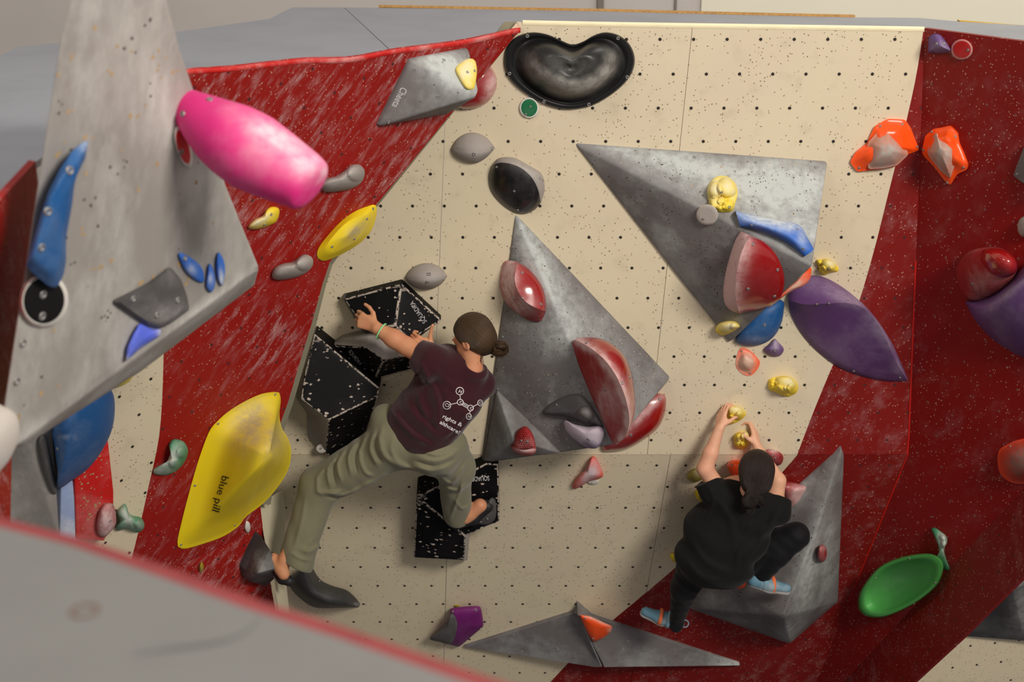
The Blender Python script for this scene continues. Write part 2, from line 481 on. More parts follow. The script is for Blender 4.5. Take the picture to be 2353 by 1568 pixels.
def dome(name, label, cat, pl, out, H, c=None, mat='grey_hold', prof=None, p=.5, lumps=(), chalk=(), N=56, K=12,
         poly=False, bo=(), br=.0095, parent=None, group=None, rim=.004, noise_amt=0, back=-.004):
    pts = poly_pts(out, N) if poly else catmull(out, N)
    c = np.array(c if c is not None else pts.mean(0), float)
    if not isinstance(pl, Plane): raise ValueError
    vs = []; at = []; rings = []
    ts = [None] + [0.0] + [(k / K) ** 1.35 for k in range(1, K)]
    ext = max(np.ptp(pts[:, 0]), np.ptp(pts[:, 1]))
    for t in ts:
        ring = []
        for q in pts:
            if t is None: x, y, h = q[0], q[1], back
            else:
                x, y = q * (1 - t) + c * t
                h = rim + (interp(prof, t) * H if prof else H * (1 - (1 - t) ** 2) ** p)
                for lx, ly, lr, lh in lumps:
                    dd = ((x - lx) ** 2 + (y - ly) ** 2) / lr ** 2
                    if dd < 1: h += lh * math.sqrt(1 - dd) * min(1, t * 6)
                if noise_amt and t > 0:
                    h += noise_amt * noise.noise(Vector((x, y, 0)) / ext * 5) * min(1, t * 5)
            ring.append(len(vs)); vs.append(pl.P(x, y, h)); at.append(chalk_at(x, y, chalk) if chalk else 0.0)
        rings.append(ring)
    h = rim + (interp(prof, 1) * H if prof else H)
    for lx, ly, lr, lh in lumps:
        dd = ((c[0] - lx) ** 2 + (c[1] - ly) ** 2) / lr ** 2
        if dd < 1: h += lh * math.sqrt(1 - dd)
    if noise_amt: h += noise_amt * noise.noise(Vector((c[0], c[1], 0)) / ext * 5)
    ci = len(vs); vs.append(pl.P(c[0], c[1], h)); at.append(chalk_at(c[0], c[1], chalk) if chalk else 0.0)
    fs = []
    for a, b in zip(rings, rings[1:]):
        for i in range(N): fs.append((a[i], a[(i + 1) % N], b[(i + 1) % N], b[i]))
    for i in range(N): fs.append((rings[-1][i], rings[-1][(i + 1) % N], ci))
    o = make(name, vs, fs, M[mat] if isinstance(mat, str) else mat, parent, smooth=True, attrs={'chalk': at})
    o.data.set_sharp_from_angle(angle=math.radians(50))
    if parent is None: tag(o, label, cat, group)
    elif label: tag(o, label)
    if bo: bolts(o, bo, br)
    return o

def ridge(name, label, cat, pl, A, R, B, H, matA, matB=None, nameB='glossy_face', labelB=None, chalk=(), bo=(), br=.0095, N=34, K=9,
          pA=.8, pB=.6, ends=(0.15, 0.15), parent=None, group=None, rim=.006, flat=False):
    """two faces meeting in a raised crest: outline A, crest R, outline B (all from end to end)"""
    A = catmull(A, N, False); R = catmull(R, N, False); B = catmull(B, N, False)
    def face(E, p, first):
        vs = []; at = []; fs = []
        for k in range(-1, K + 1):
            t = max(0, k / K)
            for i in range(N):
                s = i / (N - 1)
                env = ends[0] * (1 - s) + ends[1] * s + (1 - (ends[0] * (1 - s) + ends[1] * s)) * math.sin(math.pi * s) ** .7
                x, y = E[i] * (1 - t) + R[i] * t
                f = t ** p if flat else math.sin(math.pi / 2 * t) ** p
                h = -.004 if k < 0 else rim + H * env * f
                vs.append(pl.P(x, y, h)); at.append(chalk_at(x, y, chalk) if chalk else 0.0)
        for k in range(K + 1):
            for i in range(N - 1):
                a = k * N + i; fs.append((a, a + 1, a + N + 1, a + N))
        return vs, at, fs
    va, aa, fa = face(A, pA, True); vb, ab, fb = face(B, pB, False)
    mA = M[matA]
    if matB is None:
        n = len(va)
        o = make(name, va + vb, fa + [tuple(i + n for i in f) for f in fb], mA, parent, smooth=True, attrs={'chalk': aa + ab})
        ob = o
        o.data.set_sharp_from_angle(angle=math.radians(55))
    else:
        o = make(name, va, fa, mA, parent, smooth=True, attrs={'chalk': aa})
        ob = make(nameB, vb, fb, M[matB], o, smooth=True, attrs={'chalk': ab})
        tag(ob, labelB)
    if parent is None: tag(o, label, cat, group)
    elif label: tag(o, label)
    if bo:
        b1 = bvh_of(o); b2 = bvh_of(ob)
        for q in bo:
            b = b2 if (matB and len(q) > 2) else b1
            bolt(o, q[0], q[1], b, br)
    return o

def volume(name, label, cat, pl, verts, faces, mat, bevel=.012, fmats=None, parent=None, group=None, chalk=(), cuts=0, bo=(), br=.0095, back=-.02, edgechalk=0, planar=(), skirt=None):
    vs = [pl.P(x, y, h) for x, y, h in verts]
    for a_, b_, c_, rest in planar:
        fp = Plane(vs[a_], vs[b_], vs[c_])
        for r_ in rest: vs[r_] = fp.P(verts[r_][0], verts[r_][1])
    c = sum(vs, Vector()) / len(vs)
    bm = bmesh.new()
    bv = [bm.verts.new(v - c) for v in vs]
    ext = {}
    for f in faces:
        try: bm.faces.new([bv[i] for i in f])
        except ValueError: pass
    # back skirt from the open boundary, pushed a little into the wall
    be = [e for e in bm.edges if e.is_boundary]
    if be:
        r = bmesh.ops.extrude_edge_only(bm, edges=be)
        for g in r['geom']:
            if isinstance(g, bmesh.types.BMVert):
                q = g.co + c
                hgt = (q - pl.o).dot(pl.n)
                g.co = g.co + (skirt if skirt else pl.n * (back - hgt))
    bmesh.ops.recalc_face_normals(bm, faces=bm.faces)
    if bevel:
        es = [e for e in bm.edges if len(e.link_faces) == 2 and e.calc_face_angle(0) > .03]
        bmesh.ops.bevel(bm, geom=es, offset=bevel, segments=3, affect='EDGES', profile=.5, clamp_overlap=True)
    if cuts:
        bmesh.ops.triangulate(bm, faces=bm.faces)
        for _ in range(cuts):
            bmesh.ops.subdivide_edges(bm, edges=[e for e in bm.edges if e.calc_length() > .02], cuts=1, use_grid_fill=True)
            bmesh.ops.triangulate(bm, faces=bm.faces)
    me = bpy.data.meshes.new(name)
    bm.to_mesh(me)
    at = []
    sharp = []
    for v in bm.verts:
        q = v.co + c; d = q - CAM; z = d.dot(FWD)
        px = 1176.5 + d.dot(RT) / z * FOC; py = 784 - d.dot(UP) / z * FOC
        a = chalk_at(px, py, chalk) if chalk else 0
        at.append(a)
    if edgechalk:
        segs = [(vs[f[i]] , vs[f[(i + 1) % len(f)]]) for f in faces for i in range(len(f))]
        for k, v in enumerate(bm.verts):
            q = v.co + c
            for a, b in segs:
                ab = b - a; t = max(0, min(1, (q - a).dot(ab) / ab.length_squared))
                dd = (q - (a + ab * t)).length
                if dd < edgechalk: at[k] = max(at[k], 1 - dd / edgechalk)
    bm.free()
    a = me.attributes.new('chalk', 'FLOAT', 'POINT'); a.data.foreach_set('value', at)
    me.materials.append(M[mat] if isinstance(mat, str) else mat)
    me.shade_smooth(); me.set_sharp_from_angle(angle=math.radians(25))
    o = bpy.data.objects.new(name, me); COL.objects.link(o)
    if parent: o.parent = parent; o.location = c - abs_loc(parent)
    else:
        o.location = c; tag(o, label, cat, group)
    if parent and label: tag(o, label)
    if bo: bolts(o, bo, br)
    return o

def facet(pl, a, b, c):        # plane through three raised points of a volume
    return Plane(pl.P(*a), pl.P(*b), pl.P(*c))

def disc(name, label, cat, pl, cx, cy, rx, ry, ang, mat, ringmat, ring=.16, h=.010, bo=(), br=.0095):
    a = math.radians(ang); P = []
    for i in range(28):
        t = 2 * math.pi * i / 28; x, y = rx * math.cos(t), ry * math.sin(t)
        P.append((cx + x * math.cos(a) - y * math.sin(a), cy + x * math.sin(a) + y * math.cos(a)))
    o = dome(name, label, cat, pl, P, h, (cx, cy), ringmat, prof=[(0, 0), (.03, 1), (1, 1)], K=5, N=44)
    Q = [(cx + (x - cx) * (1 - ring), cy + (y - cy) * (1 - ring)) for x, y in P]
    f = dome('disc_face', None, None, pl, Q, .0025, (cx, cy), mat, prof=[(0, 0), (.05, 1), (1, 1)], K=4, N=44, parent=o, rim=h + .003, back=h)
    if bo: bolts(f, bo, br)
    return o

def slab(name, polys, pl, mats, parent, thick=.018, inset=.0, label=None, h=0.0):
    """flat board with thickness; polys = [(px outline, material index)]"""
    vs = []; fs = []; fm = []
    for poly, mi in polys:
        q = [pl.P(x, y, h) for x, y in poly]
        if inset:
            c = sum(q, Vector()) / len(q)
            q = [v + (c - v).normalized() * inset for v in q]
        b = len(vs); n = len(q)
        vs += q; vs += [v - pl.n * thick for v in q]
        fs.append(tuple(range(b, b + n))); fm.append(mi)
        fs.append(tuple(range(b + 2 * n - 1, b + n - 1, -1))); fm.append(mi)
        for i in range(n):
            j = (i + 1) % n; fs.append((b + i, b + n + i, b + n + j, b + j)); fm.append(mi)
    return tag(make(name, vs, fs, mats, parent, uvp=pl, fmats=fm), label)

# ------------------------------------------------------------------ planes of the place (photo px, depth in metres)
def zM(y): return 7.0 / (1 - .477 * (y - 784) / FOC)
def zD(y): return 7.28 * (1 - .84 * .07986) / (1 - .84 * (y - 784) / FOC)
PM = pl3((1200, 50, zM(50)), (2125, 65, zM(65)), (1176, 1045, zM(1045)))
PD = pl3((1100, 1045, zD(1045)), (2087, 1045, zD(1045)), (1176, 1568, zD(1568)))
PR = pl3((2125, 65, zM(65)), (2087, 1045, zM(1045)), (2353, 92, 5.95))
PL = pl3((430, 165, 5.18), (1195, 70, 6.32), (620, 1100, 6.9))
HT = .903                                   # the flat tops lie this far below the lens
PT = Plane(Vector((0, 0, CAM.z - HT)), Vector((1, 0, CAM.z - HT)), Vector((0, 1, CAM.z - HT)))
PV = pl3((160, -60, 3.3), (597, 615, 4.55), (35, 1025, 3.75))

# hall behind: far wall, floor
HY = 10.5
hall = empty('wall_far', (0, HY, 2), kind='structure')
def box(name, lo, hi, mat, parent=None, kind=None):
    x0, y0, z0 = lo; x1, y1, z1 = hi
    v = [(x, y, z) for z in (z0, z1) for y in (y0, y1) for x in (x0, x1)]
    f = [(0, 1, 3, 2), (4, 6, 7, 5), (0, 4, 5, 1), (2, 3, 7, 6), (0, 2, 6, 4), (1, 5, 7, 3)]
    return tag(make(name, v, f, mat, parent), kind=kind)
def hx(px, py=10):          # x of a photo column on the hall wall
    d = ray(px, py); return d.x / d.y * HY
box('plaster', (-9, HY, 0), (hx(1373), HY + .15, 9.2), M['hall'], hall)
box('pillar', (hx(1373), HY - .03, 0), (hx(1387), HY + .15, 9.2), M['pillar'], hall)
box('panel', (hx(1387), HY, 0), (hx(1549), HY + .15, 9.2), M['hall'], hall)
box('joint_strip', (hx(1549), HY - .01, 0), (hx(1555), HY + .15, 9.2), M['pillar'], hall)
box('panel', (hx(1555), HY, 0), (hx(1611), HY + .15, 9.2), M['hall'], hall)
box('panel', (hx(1611), HY - .02, 0), (9, HY + .15, 9.2), M['hall_light'], hall)
box('wall_side', (-9.2, -4, 0), (-9, HY, 9.2), M['hall'], None, 'structure')
box('floor', (-9, -4, -.1), (9, HY, 0), M['mat'], None, 'structure')

# main wall: cream and red plywood panels, upper (slightly overhanging) and lower (steeper)
wb = empty('wall_back', PM.P(1500, 1045), kind='structure')
def sL(y): return 1034 - .040 * y             # left board joint
def sR(y): return 1597 - .105 * y             # right board joint
def curve(pts, n=30): return [tuple(p) for p in catmull(pts, n, False)]
paint_up = curve([(2122, 68), (2106, 170), (2080, 290), (2040, 450), (2010, 570), (1975, 690), (1940, 780), (1905, 860), (1868, 950), (1832, 1045)], 26)
g = .55
mats = [M['cream'], M['red_mid']]
top = lambda x: 50 + (x - 1200) * .0162
slab('panel', [([(sL(230) - g, 230), (sL(1045) - g, 1045), (480, 1045), (560, 800), (760, 480)], 0)], PM, mats, wb)
slab('panel', [([(sL(230) + g, 230), (1188, 52), (sR(50) - g, top(1590)), (sR(1045) - g, 1045), (sL(1045) + g, 1045)], 0)], PM, mats, wb)
slab('panel', [([(sR(50) + g, top(1590)), (2125, 65)] + paint_up + [(sR(1045) + g, 1045)], 0),
               ([(2125, 65), (2087, 1045)] + paint_up[::-1], 1)], PM, mats, wb)
paint_dn = curve([(1832, 1045), (1775, 1110), (1690, 1185), (1590, 1272), (1490, 1358), (1380, 1450), (1300, 1530), (1200, 1640)], 20)
# where the lower panel meets the right-hand face
def edge_px(y):            # px column where PD and PR meet on photo row y
    lo, hi = 1600.0, 2400.0
    for _ in range(40):
        m = (lo + hi) / 2
        if (PR.P(m, y) - CAM).length > (PD.P(m, y) - CAM).length: lo = m
        else: hi = m
    return (lo + hi) / 2
print('EDGE', [(y, round(edge_px(y))) for y in (1045, 1150, 1310, 1450, 1568, 1640)])
print('LEFTEDGE z', [(p, round((PL.P(*p) - CAM).dot(FWD), 2), round(zM(p[1]), 2)) for p in ((865, 470), (760, 600), (640, 980), (600, 1160), (0, 1100), (310, 1250))])
print('V z', [(p, round((PV.P(*p) - CAM).dot(FWD), 2)) for p in ((165, 0), (380, 0), (597, 615), (35, 1025), (420, 270), (0, 1000))])
bot = 1700
lL = lambda y: 1033 - .0 - (y - 1045) * .028
lR = lambda y: 1541 - (y - 1045) * .175
slab('panel', [([(330, 1045.8), (lL(1045) - g, 1045.8), (lL(bot) - g, bot), (330, bot)], 0)], PD, mats, wb)
for (a, b) in zip(paint_dn, paint_dn[1:]):
    if a[0] > lR(a[1]) >= 0 and b[0] <= lR(b[1]):
        t = (a[0] - lR(a[1])) / ((a[0] - lR(a[1])) - (b[0] - lR(b[1])))
        YX = a[1] + (b[1] - a[1]) * t
pe = [p for p in paint_dn if p[0] > lR(p[1])]
slab('panel', [([(lL(1045) + g, 1045.8), (lR(1045) - g, 1045.8)] + [(lR(YX) - g, YX)] + [p for p in paint_dn if p[0] < lR(p[1]) - g] + [(lL(bot) + g, bot)], 0),
               ([(lR(YX) - g, YX), (lR(bot) - g, bot), (1190, bot)] + [p for p in paint_dn if p[0] < lR(p[1]) - g][::-1], 1)], PD, mats, wb)
slab('panel', [([(lR(1045) + g, 1045.8)] + [(paint_dn[0][0], 1045.8)] + pe[1:] + [(lR(YX) + g, YX)], 0),
               ([(paint_dn[0][0], 1045.8), (edge_px(1046), 1045.8)] + [(edge_px(y), y) for y in (1150, 1250, 1350, 1450, 1568, bot)] + [(lR(bot) + g, bot), (lR(YX) + g, YX)] + pe[1:][::-1], 1)], PD, mats, wb)

# right-hand red face and the lighter face below it
wr = empty('wall_right', PR.P(2200, 800), kind='structure')
slab('panel', [([(2124.5, 65), (2600, 128), (2600, 900), (2353, 1122), (2150, 1340), (1940, 1566), (1850, 1665)] +
                [(edge_px(y) - .5, y) for y in (1660, 1568, 1450, 1350, 1250, 1150, 1046)], 0)], PR, [M['red']], wr)
zr = lambda x, y: (PR.P(x, y) - CAM).dot(FWD)
PR2 = pl3((2353, 1122, zr(2353, 1122)), (1940, 1566, zr(1940, 1566)), (2353, 1325, zr(2353, 1325) - .30))
slab('panel', [([(2600, 900), (2353, 1122), (2150, 1340), (1940, 1566), (1850, 1665), (2010, 1665), (2100, 1568), (2215, 1462), (2353, 1325), (2600, 1100)], 0)], PR2, [M['red_mid']], wr)
PE = pl3((2100, 1568, 8.3), (2353, 1325, 8.0), (2353, 1568, 8.45))
slab('panel', [([(1970, 1700), (2075, 1565), (2190, 1455), (2330, 1318), (2700, 1000), (2700, 1700)], 0)], PE, [M['cream']], wr)

# left-hand red face standing out in front of the main wall, with its cream end
wl = empty('wall_left', PL.P(600, 800), kind='structure')
r_edge = [(1196, 68), (865, 470), (790, 560), (757, 605), (742, 650), (716, 745), (690, 830), (662, 925), (640, 985), (618, 1070), (598, 1160)]
paint_l = curve([(377, 780), (375, 850), (372, 930), (366, 1000), (355, 1060), (342, 1115), (328, 1180), (310, 1255), (290, 1330)], 16)
lip = curve([(430, 163), (520, 157), (620, 146), (700, 138), (800, 135), (900, 117), (1000, 104), (1080, 92), (1196, 68)], 20)
fold = [(535, 684), (620, 652), (757, 605)]
slab('panel', [([(330, 172)] + lip + r_edge[1:4] + [(620, 652), (535, 684), (330, 775)], 0)], PL, [M['red_worn']], wl)
slab('panel', [([(330, 776), (535, 685), (620, 653), (757, 606)] + r_edge[4:] + [(600, 1220), (585, 1300), (560, 1231), (430, 1292), (340, 1335), (290, 1335)] + paint_l[::-1], 0),
               ([(330, 776)] + paint_l[:1] + paint_l[1:] + [(290, 1335), (300, 1800), (-200, 1800), (-200, 900)], 1)], PL, [M['red_worn'], M['cream']], wl)
PL3 = pl3((430, 1292, (PL.P(430, 1292) - CAM).dot(FWD)), (560, 1231, (PL.P(560, 1231) - CAM).dot(FWD)), (600, 1430, 7.35))
slab('panel', [([(340, 1336), (430, 1293), (560, 1232), (598, 1162), (612, 1280), (625, 1360), (650, 1500), (665, 1700), (300, 1700)], 0)], PL3, [M['red_worn']], wl)
# thickness of that face: pale plywood edge going back to the main wall
zl = lambda x, y: (PL.P(x, y) - CAM).dot(FWD)
ev = []; ef = []
ins = [(1204, 50), (869, 472), (795, 564), (764, 608), (750, 652), (726, 748), (701, 833), (673, 929), (652, 989), (640, 1040), (622, 1160)]
for (x, y), (x2, y2) in zip(r_edge, ins):
    ev.append(W(x, y, zl(x, y) + .001)); ev.append(W(x2, y2, zl(x, y) + .09))
for i in range(len(r_edge) - 1): ef.append((2 * i, 2 * i + 2, 2 * i + 3, 2 * i + 1))
M['edge_paint'] = plain('dusty_edge_paint', srgb(150, 146, 124), .7)
make('edge_board', ev, ef, M['edge_paint'], wl)
# return face between that edge and the main wall (turned away from the lens)
ev = []; ef = []
for (x, y) in ins:
    a = W(x, y, zl(x, y) + .09); b = (PM if y < 1040 else PD).P(x - 45, y, 0)
    ev += [a, b]
for i in range(len(ins) - 1): ef.append((2 * i, 2 * i + 2, 2 * i + 3, 2 * i + 1))
make('return_board', ev, ef, M['edge_paint'], wl)
# pale curved end strip at the foot of the red face
st = [((598, 1158), (645, 1128)), ((600, 1190), (652, 1180)), ((606, 1230), (652, 1230)), ((613, 1262), (648, 1262)), ((622, 1290), (648, 1290)), ((630, 1330), (652, 1340)), ((640, 1400), (658, 1400)), ((650, 1460), (670, 1460))]
ev = []; ef = []
for (a, b) in st:
    ev += [W(a[0], a[1], 7.08), W(b[0], b[1], 7.3), W(b[0] + 6, b[1], 7.52)]
for i in range(len(st) - 1):
    ef += [(3 * i, 3 * i + 3, 3 * i + 4, 3 * i + 1), (3 * i + 1, 3 * i + 4, 3 * i + 5, 3 * i + 2)]
M['pale_end'] = hold_mat('pale_chalky_end', srgb(212, 204, 176), .7, .3, srgb(226, 218, 204), .2, dark=.2)
make('end_board', ev, ef, M['pale_end'], wl, smooth=True)

# nearer red face at the far left
PLL = pl3((80, 372, 3.80), (-60, 500, 3.32), (0, 1250, 4.35))
slab('panel', [([(82, 371), (100, 520), (60, 800), (28, 1000), (20, 1400), (-300, 1400), (-300, 690), (0, 460)], 0)], PLL, [M['red_worn']], wl)

ev = []; ef = []
for i, y in enumerate((600, 800, 1000, 1046, 1130, 1220, 1310, 1380)):
    x = edge_px(y) if y > 1045 else 2125 - (y - 65) * 38 / 980
    z_ = (PR.P(x, y) - CAM).dot(FWD) - .004
    ev += [W(x - 2.2, y, z_), W(x + 2.2, y, z_)]
    if i: ef.append((2 * i - 2, 2 * i, 2 * i + 1, 2 * i - 1))
make('edge_strip', ev, ef, plain('red_edge_strip', srgb(176, 26, 18), .4), wr)

# flat grey tops of the walls
tops = empty('trim_1', PT.P(900, 80), kind='structure')
def top_slab(poly, th=.02): return slab('top_board', [(poly, 0)], PT, [M['top']], tops, thick=th)
top_slab([(-200, 190), (0, 128), (40, 108), (140, 98), (395, 75), (620, 43), (640, 32), (672, 17), (790, 17), (905, 152 - 34), (900, 118), (800, 135), (700, 138), (620, 146), (520, 157), (428, 163), (80, 372), (0, 460), (-200, 620)][:9] +
         [(898, 118), (800, 135), (700, 138), (620, 146), (520, 157), (428, 163), (330, 200), (82, 372), (0, 460), (-200, 620)])
top_slab([(791.5, 17), (1205, 22), (1378, 26), (1700, 34), (1965, 40), (2110, 41), (2210, 50), (2420, 62), (2600, 74), (2600, 128), (2353, 92), (2125, 65), (1200, 49.5), (1196, 68), (1080, 92), (1000, 104), (900, 117.5)])
# raw chipboard edge standing at the rear of the top
q = [(870, 17), (1378, 26), (1700, 34), (1965, 40)]
ev = []; ef = []
for x, y in q:
    a = PT.P(x, y); ev += [a, a + Vector((0, 0, .010)), a + Vector((0, .03, .010)), a + Vector((0, .03, -.02))]
for i in range(len(q) - 1):
    for k in range(3): ef.append((4 * i + k, 4 * i + 4 + k, 4 * i + 5 + k, 4 * i + 1 + k))
make('board_edge', ev, ef, M['board_edge'], tops)
# painted lip where the red face meets the top
ev = []; ef = []
rr = random.Random(3)
for i, (x, y) in enumerate(catmull([(428, 163), (520, 157), (620, 146), (700, 138), (800, 135), (900, 117), (1000, 104), (1080, 92), (1196, 66)], 60, False)):
    a = PL.P(x, y); j = .006 * (1 + rr.random())
    ev += [a + Vector((0, 0, .002)) + Vector((-.0, .05 + j, 0)), a + Vector((0, 0, .004)), PL.P(x, y + 5 + rr.random() * 2, .006), PL.P(x, y + 9, .001)]
    if i:
        b = 4 * (i - 1)
        for k in range(3): ef.append((b + k, b + 4 + k, b + 5 + k, b + 1 + k))
M['red_bright'] = hold_mat('bright_red_edge', srgb(190, 24, 20), .5, .5, srgb(216, 190, 186), .2)
make('edge_lip', ev, ef, M['red_bright'], wl, smooth=True)
ev = []; ef = []
for i, (x, y) in enumerate(catmull([(1201, 49), (1400, 53), (1600, 56), (1800, 59), (2000, 62), (2124, 64)], 40, False)):
    a = PM.P(x, y); ev += [a + Vector((0, .02, .003)), a + Vector((0, -.002, .004)), PM.P(x, y + 4 + rr.random() * 1.5, .004), PM.P(x, y + 9, .001)]
    if i:
        b = 4 * (i - 1)
        for k in range(3): ef.append((b + k, b + 4 + k, b + 5 + k, b + 1 + k))
M['cream_lip'] = plain('cream_edge_paint', srgb(240, 228, 190), .6)
make('edge_lip', ev, ef, M['cream_lip'], wb, smooth=True)
# batten at the far right
a = W(2206, 48, 7.4); b = W(2420, 66, 7.3)
bt = make('wooden_batten', [a, b, b + Vector((0, 0, -.022)), a + Vector((0, 0, -.022)), a + Vector((0, .05, 0)), b + Vector((0, .05, 0)), b + Vector((0, .05, -.022)), a + Vector((0, .05, -.022))],
     [(0, 1, 2, 3), (4, 5, 1, 0), (7, 6, 5, 4), (3, 2, 6, 7), (0, 3, 7, 4), (1, 5, 6, 2)], M['yellow_bar'])
tag(bt, 'yellow wooden batten lying on the white wall top in the upper right corner', 'batten')
# its white upper board
a = W(2206, 42, 7.5)

# near wall top across the lower left corner, out of focus
fg = empty('wall_near', PT.P(500, 1400), kind='structure')
fe = [(-260, 1090), (0, 1172), (200, 1222), (400, 1290), (600, 1362), (800, 1424), (1000, 1492), (1200, 1560), (1400, 1632), (1600, 1710)]
ev = []; ef = []
for i, (x, y) in enumerate(fe):
    a = PT.P(x, y); n = Vector((.35, .93, 0)).normalized()
    prof = [(-.9, 0), (-.040, 0), (-.012, -.004), (0, -.014), (.004, -.03), (.01, -.25), (.02, -.9)]
    ev += [a + n * s + Vector((0, 0, h)) for s, h in prof]
    if i:
        b = 7 * (i - 1)
        for k in range(6): ef.append((b + k, b + 7 + k, b + 8 + k, b + 1 + k))
M['near_top'] = plain('worn_grey_top', srgb(116, 115, 113), .6, noise_amt=.16, nscale=5)
M['dusty_lip'] = plain('dusty_red_lip', srgb(140, 58, 60), .6, noise_amt=.4, nscale=14)
make('top_board', ev, ef, [M['near_top'], M['dusty_lip']], fg, smooth=True, fmats=[0 if k < 1 else 1 for i in range(len(fe) - 1) for k in range(6)])
pa = PT.P(195, 1405)
kn = make('screw_hole', [pa + Vector((.013 * math.cos(t), .013 * math.sin(t), h)) for h in (.0008, -.004) for t in [k * .524 for k in range(12)]],
          [tuple(range(12, 24))] + [(i, (i + 1) % 12, 12 + (i + 1) % 12, 12 + i) for i in range(12)], M['socket'], fg)
make('screw_collar', [pa + Vector((r * math.cos(t), r * math.sin(t), .001)) for r in (.013, .018) for t in [k * .524 for k in range(12)]],
     [(i, (i + 1) % 12, 12 + (i + 1) % 12, 12 + i) for i in range(12)], plain('rust', srgb(110, 84, 72), .8), fg)
# curved scuff on that top
sc_pts = catmull([(600, 1395), (590, 1430), (550, 1460), (480, 1480), (400, 1490), (300, 1505)], 24, False)
ev = []; ef = []
for i, (x, y) in enumerate(sc_pts):
    wd = 5 * math.sin(math.pi * (i + .5) / 24)
    ev += [PT.P(x, y - wd, .0008), PT.P(x, y + wd, .0008)]
    if i: ef.append((2 * i - 2, 2 * i, 2 * i + 1, 2 * i - 1))
make('scuff_mark', ev, ef, plain('scuff', srgb(96, 95, 92), .7), fg)

# ================================================================== volumes
V1 = volume('fin_volume', 'huge pale grey fin-shaped plywood volume at the left edge of the picture', 'climbing volume', PV,
    [(172, -40, .0), (372, -40, .0), (412, 110, .0), (520, 430, .0), (596, 617, .0), (36, 1027, .0), (-10, 1060, .0), (0, 990, .0), (60, 600, 0), (140, 80, 0),
     (586, 655, -.12), (322, 856, -.12), (46, 1032, -.06), (330, 400, .008), (480, 655, .006)],
    [(0, 1, 2, 13), (2, 3, 14, 13), (3, 4, 14), (4, 5, 8, 14), (14, 8, 13), (8, 9, 0, 13), (5, 6, 7, 8), (4, 10, 11, 12, 5)], 'grey_fin', .010, skirt=ray(330, 520) * .25, cuts=5, chalk=[(410, 330, 340, 60, .6, 66), (300, 200, 200, 40, .3, 66), (480, 700, 130, 18, 1, -37), (70, 1000, 60, 22, .8, -37), (560, 640, 30, 20, .6), (330, 830, 60, 12, .6, -37), (20, 960, 20, 40, .7)])
bolts(V1, [(52, 789), (38, 877)], .012)

PV1 = PV
tag_ = None
o = dome('curved_blue_hold', 'long blue horn-shaped hold on the left part of the huge fin volume', 'climbing hold', PV,
     [(205, 320), (190, 328), (165, 348), (140, 385), (112, 440), (92, 500), (74, 562), (60, 612), (78, 630), (118, 663), (132, 661), (147, 630), (152, 600), (152, 545), (166, 470), (171, 425), (178, 398), (196, 365)], .035, (120, 520), 'blue',
     prof=[(0, 0), (.25, .8), (1, 1)], N=72, poly=True, chalk=[(195, 335, 14, 14, .5)], rim=.05)
bolts(o, [(160, 392), (110, 486), (95, 569)], .011)
disc('round_black_hold', 'flat black disc hold with a white rim below the long blue horn', 'climbing hold', PV, 101, 691, 56, 63, 8, 'black_rim', 'white', .10, .016, [(99, 677), (97, 727)], .012)
dome('grey_plate_hold', 'dark grey leaf-shaped plate hold with three bolts low on the huge fin volume', 'climbing hold', PV,
     [(390, 612), (415, 640), (430, 680), (436, 712), (395, 742), (368, 755), (340, 750), (320, 738), (262, 697), (262, 689), (340, 650)], .02, mat='dark_grey', prof=[(0, 0), (.15, .8), (1, 1)],
     poly=True, bo=[(306, 687), (408, 690), (360, 724)], br=.010, rim=.012, chalk=[(400, 720, 40, 26, .7), (390, 640, 20, 20, .3)])
dome('violet_blue_hold', 'small violet blue wedge hold under the dark grey plate hold', 'climbing hold', PV,
     [(320, 742), (350, 757), (371, 756), (368, 772), (325, 800), (288, 832), (292, 798), (305, 768)], .02, mat=hold_mat('violet_blue_resin', srgb(84, 104, 214), .5, .1, srgb(210, 210, 224), .2),
     poly=True, rim=.015, chalk=[(288, 830, 12, 10, .9), (370, 765, 10, 10, .8), (330, 800, 30, 5, .5, -38)])
bh = 'small blue chips on the huge fin volume'
dome('blue_chip_hold', 'small blue almond-shaped chip hold, the leftmost of the three on the fin volume', 'climbing hold', PV,
     [(410, 583), (435, 590), (463, 615), (468, 648), (450, 645), (425, 622)], .015, mat='blue_hold', bo=[(425, 594)], br=.008, group=bh, rim=.01, chalk=[(440, 620, 12, 12, .4)])
dome('blue_chip_hold', 'small blue chip hold, the middle and lowest of three on the fin volume', 'climbing hold', PV,
     [(481, 606), (492, 625), (494, 655), (485, 672), (474, 660), (476, 632)], .015, mat='blue_hold', group=bh, rim=.01, chalk=[(484, 640, 8, 14, .4)])
dome('blue_chip_hold', 'small blue sliver hold, the rightmost of the three on the fin volume', 'climbing hold', PV,
     [(502, 580), (514, 598), (517, 625), (510, 657), (500, 640), (497, 605)], .015, mat='blue_hold', group=bh, rim=.01, chalk=[(508, 640, 6, 18, .7)])

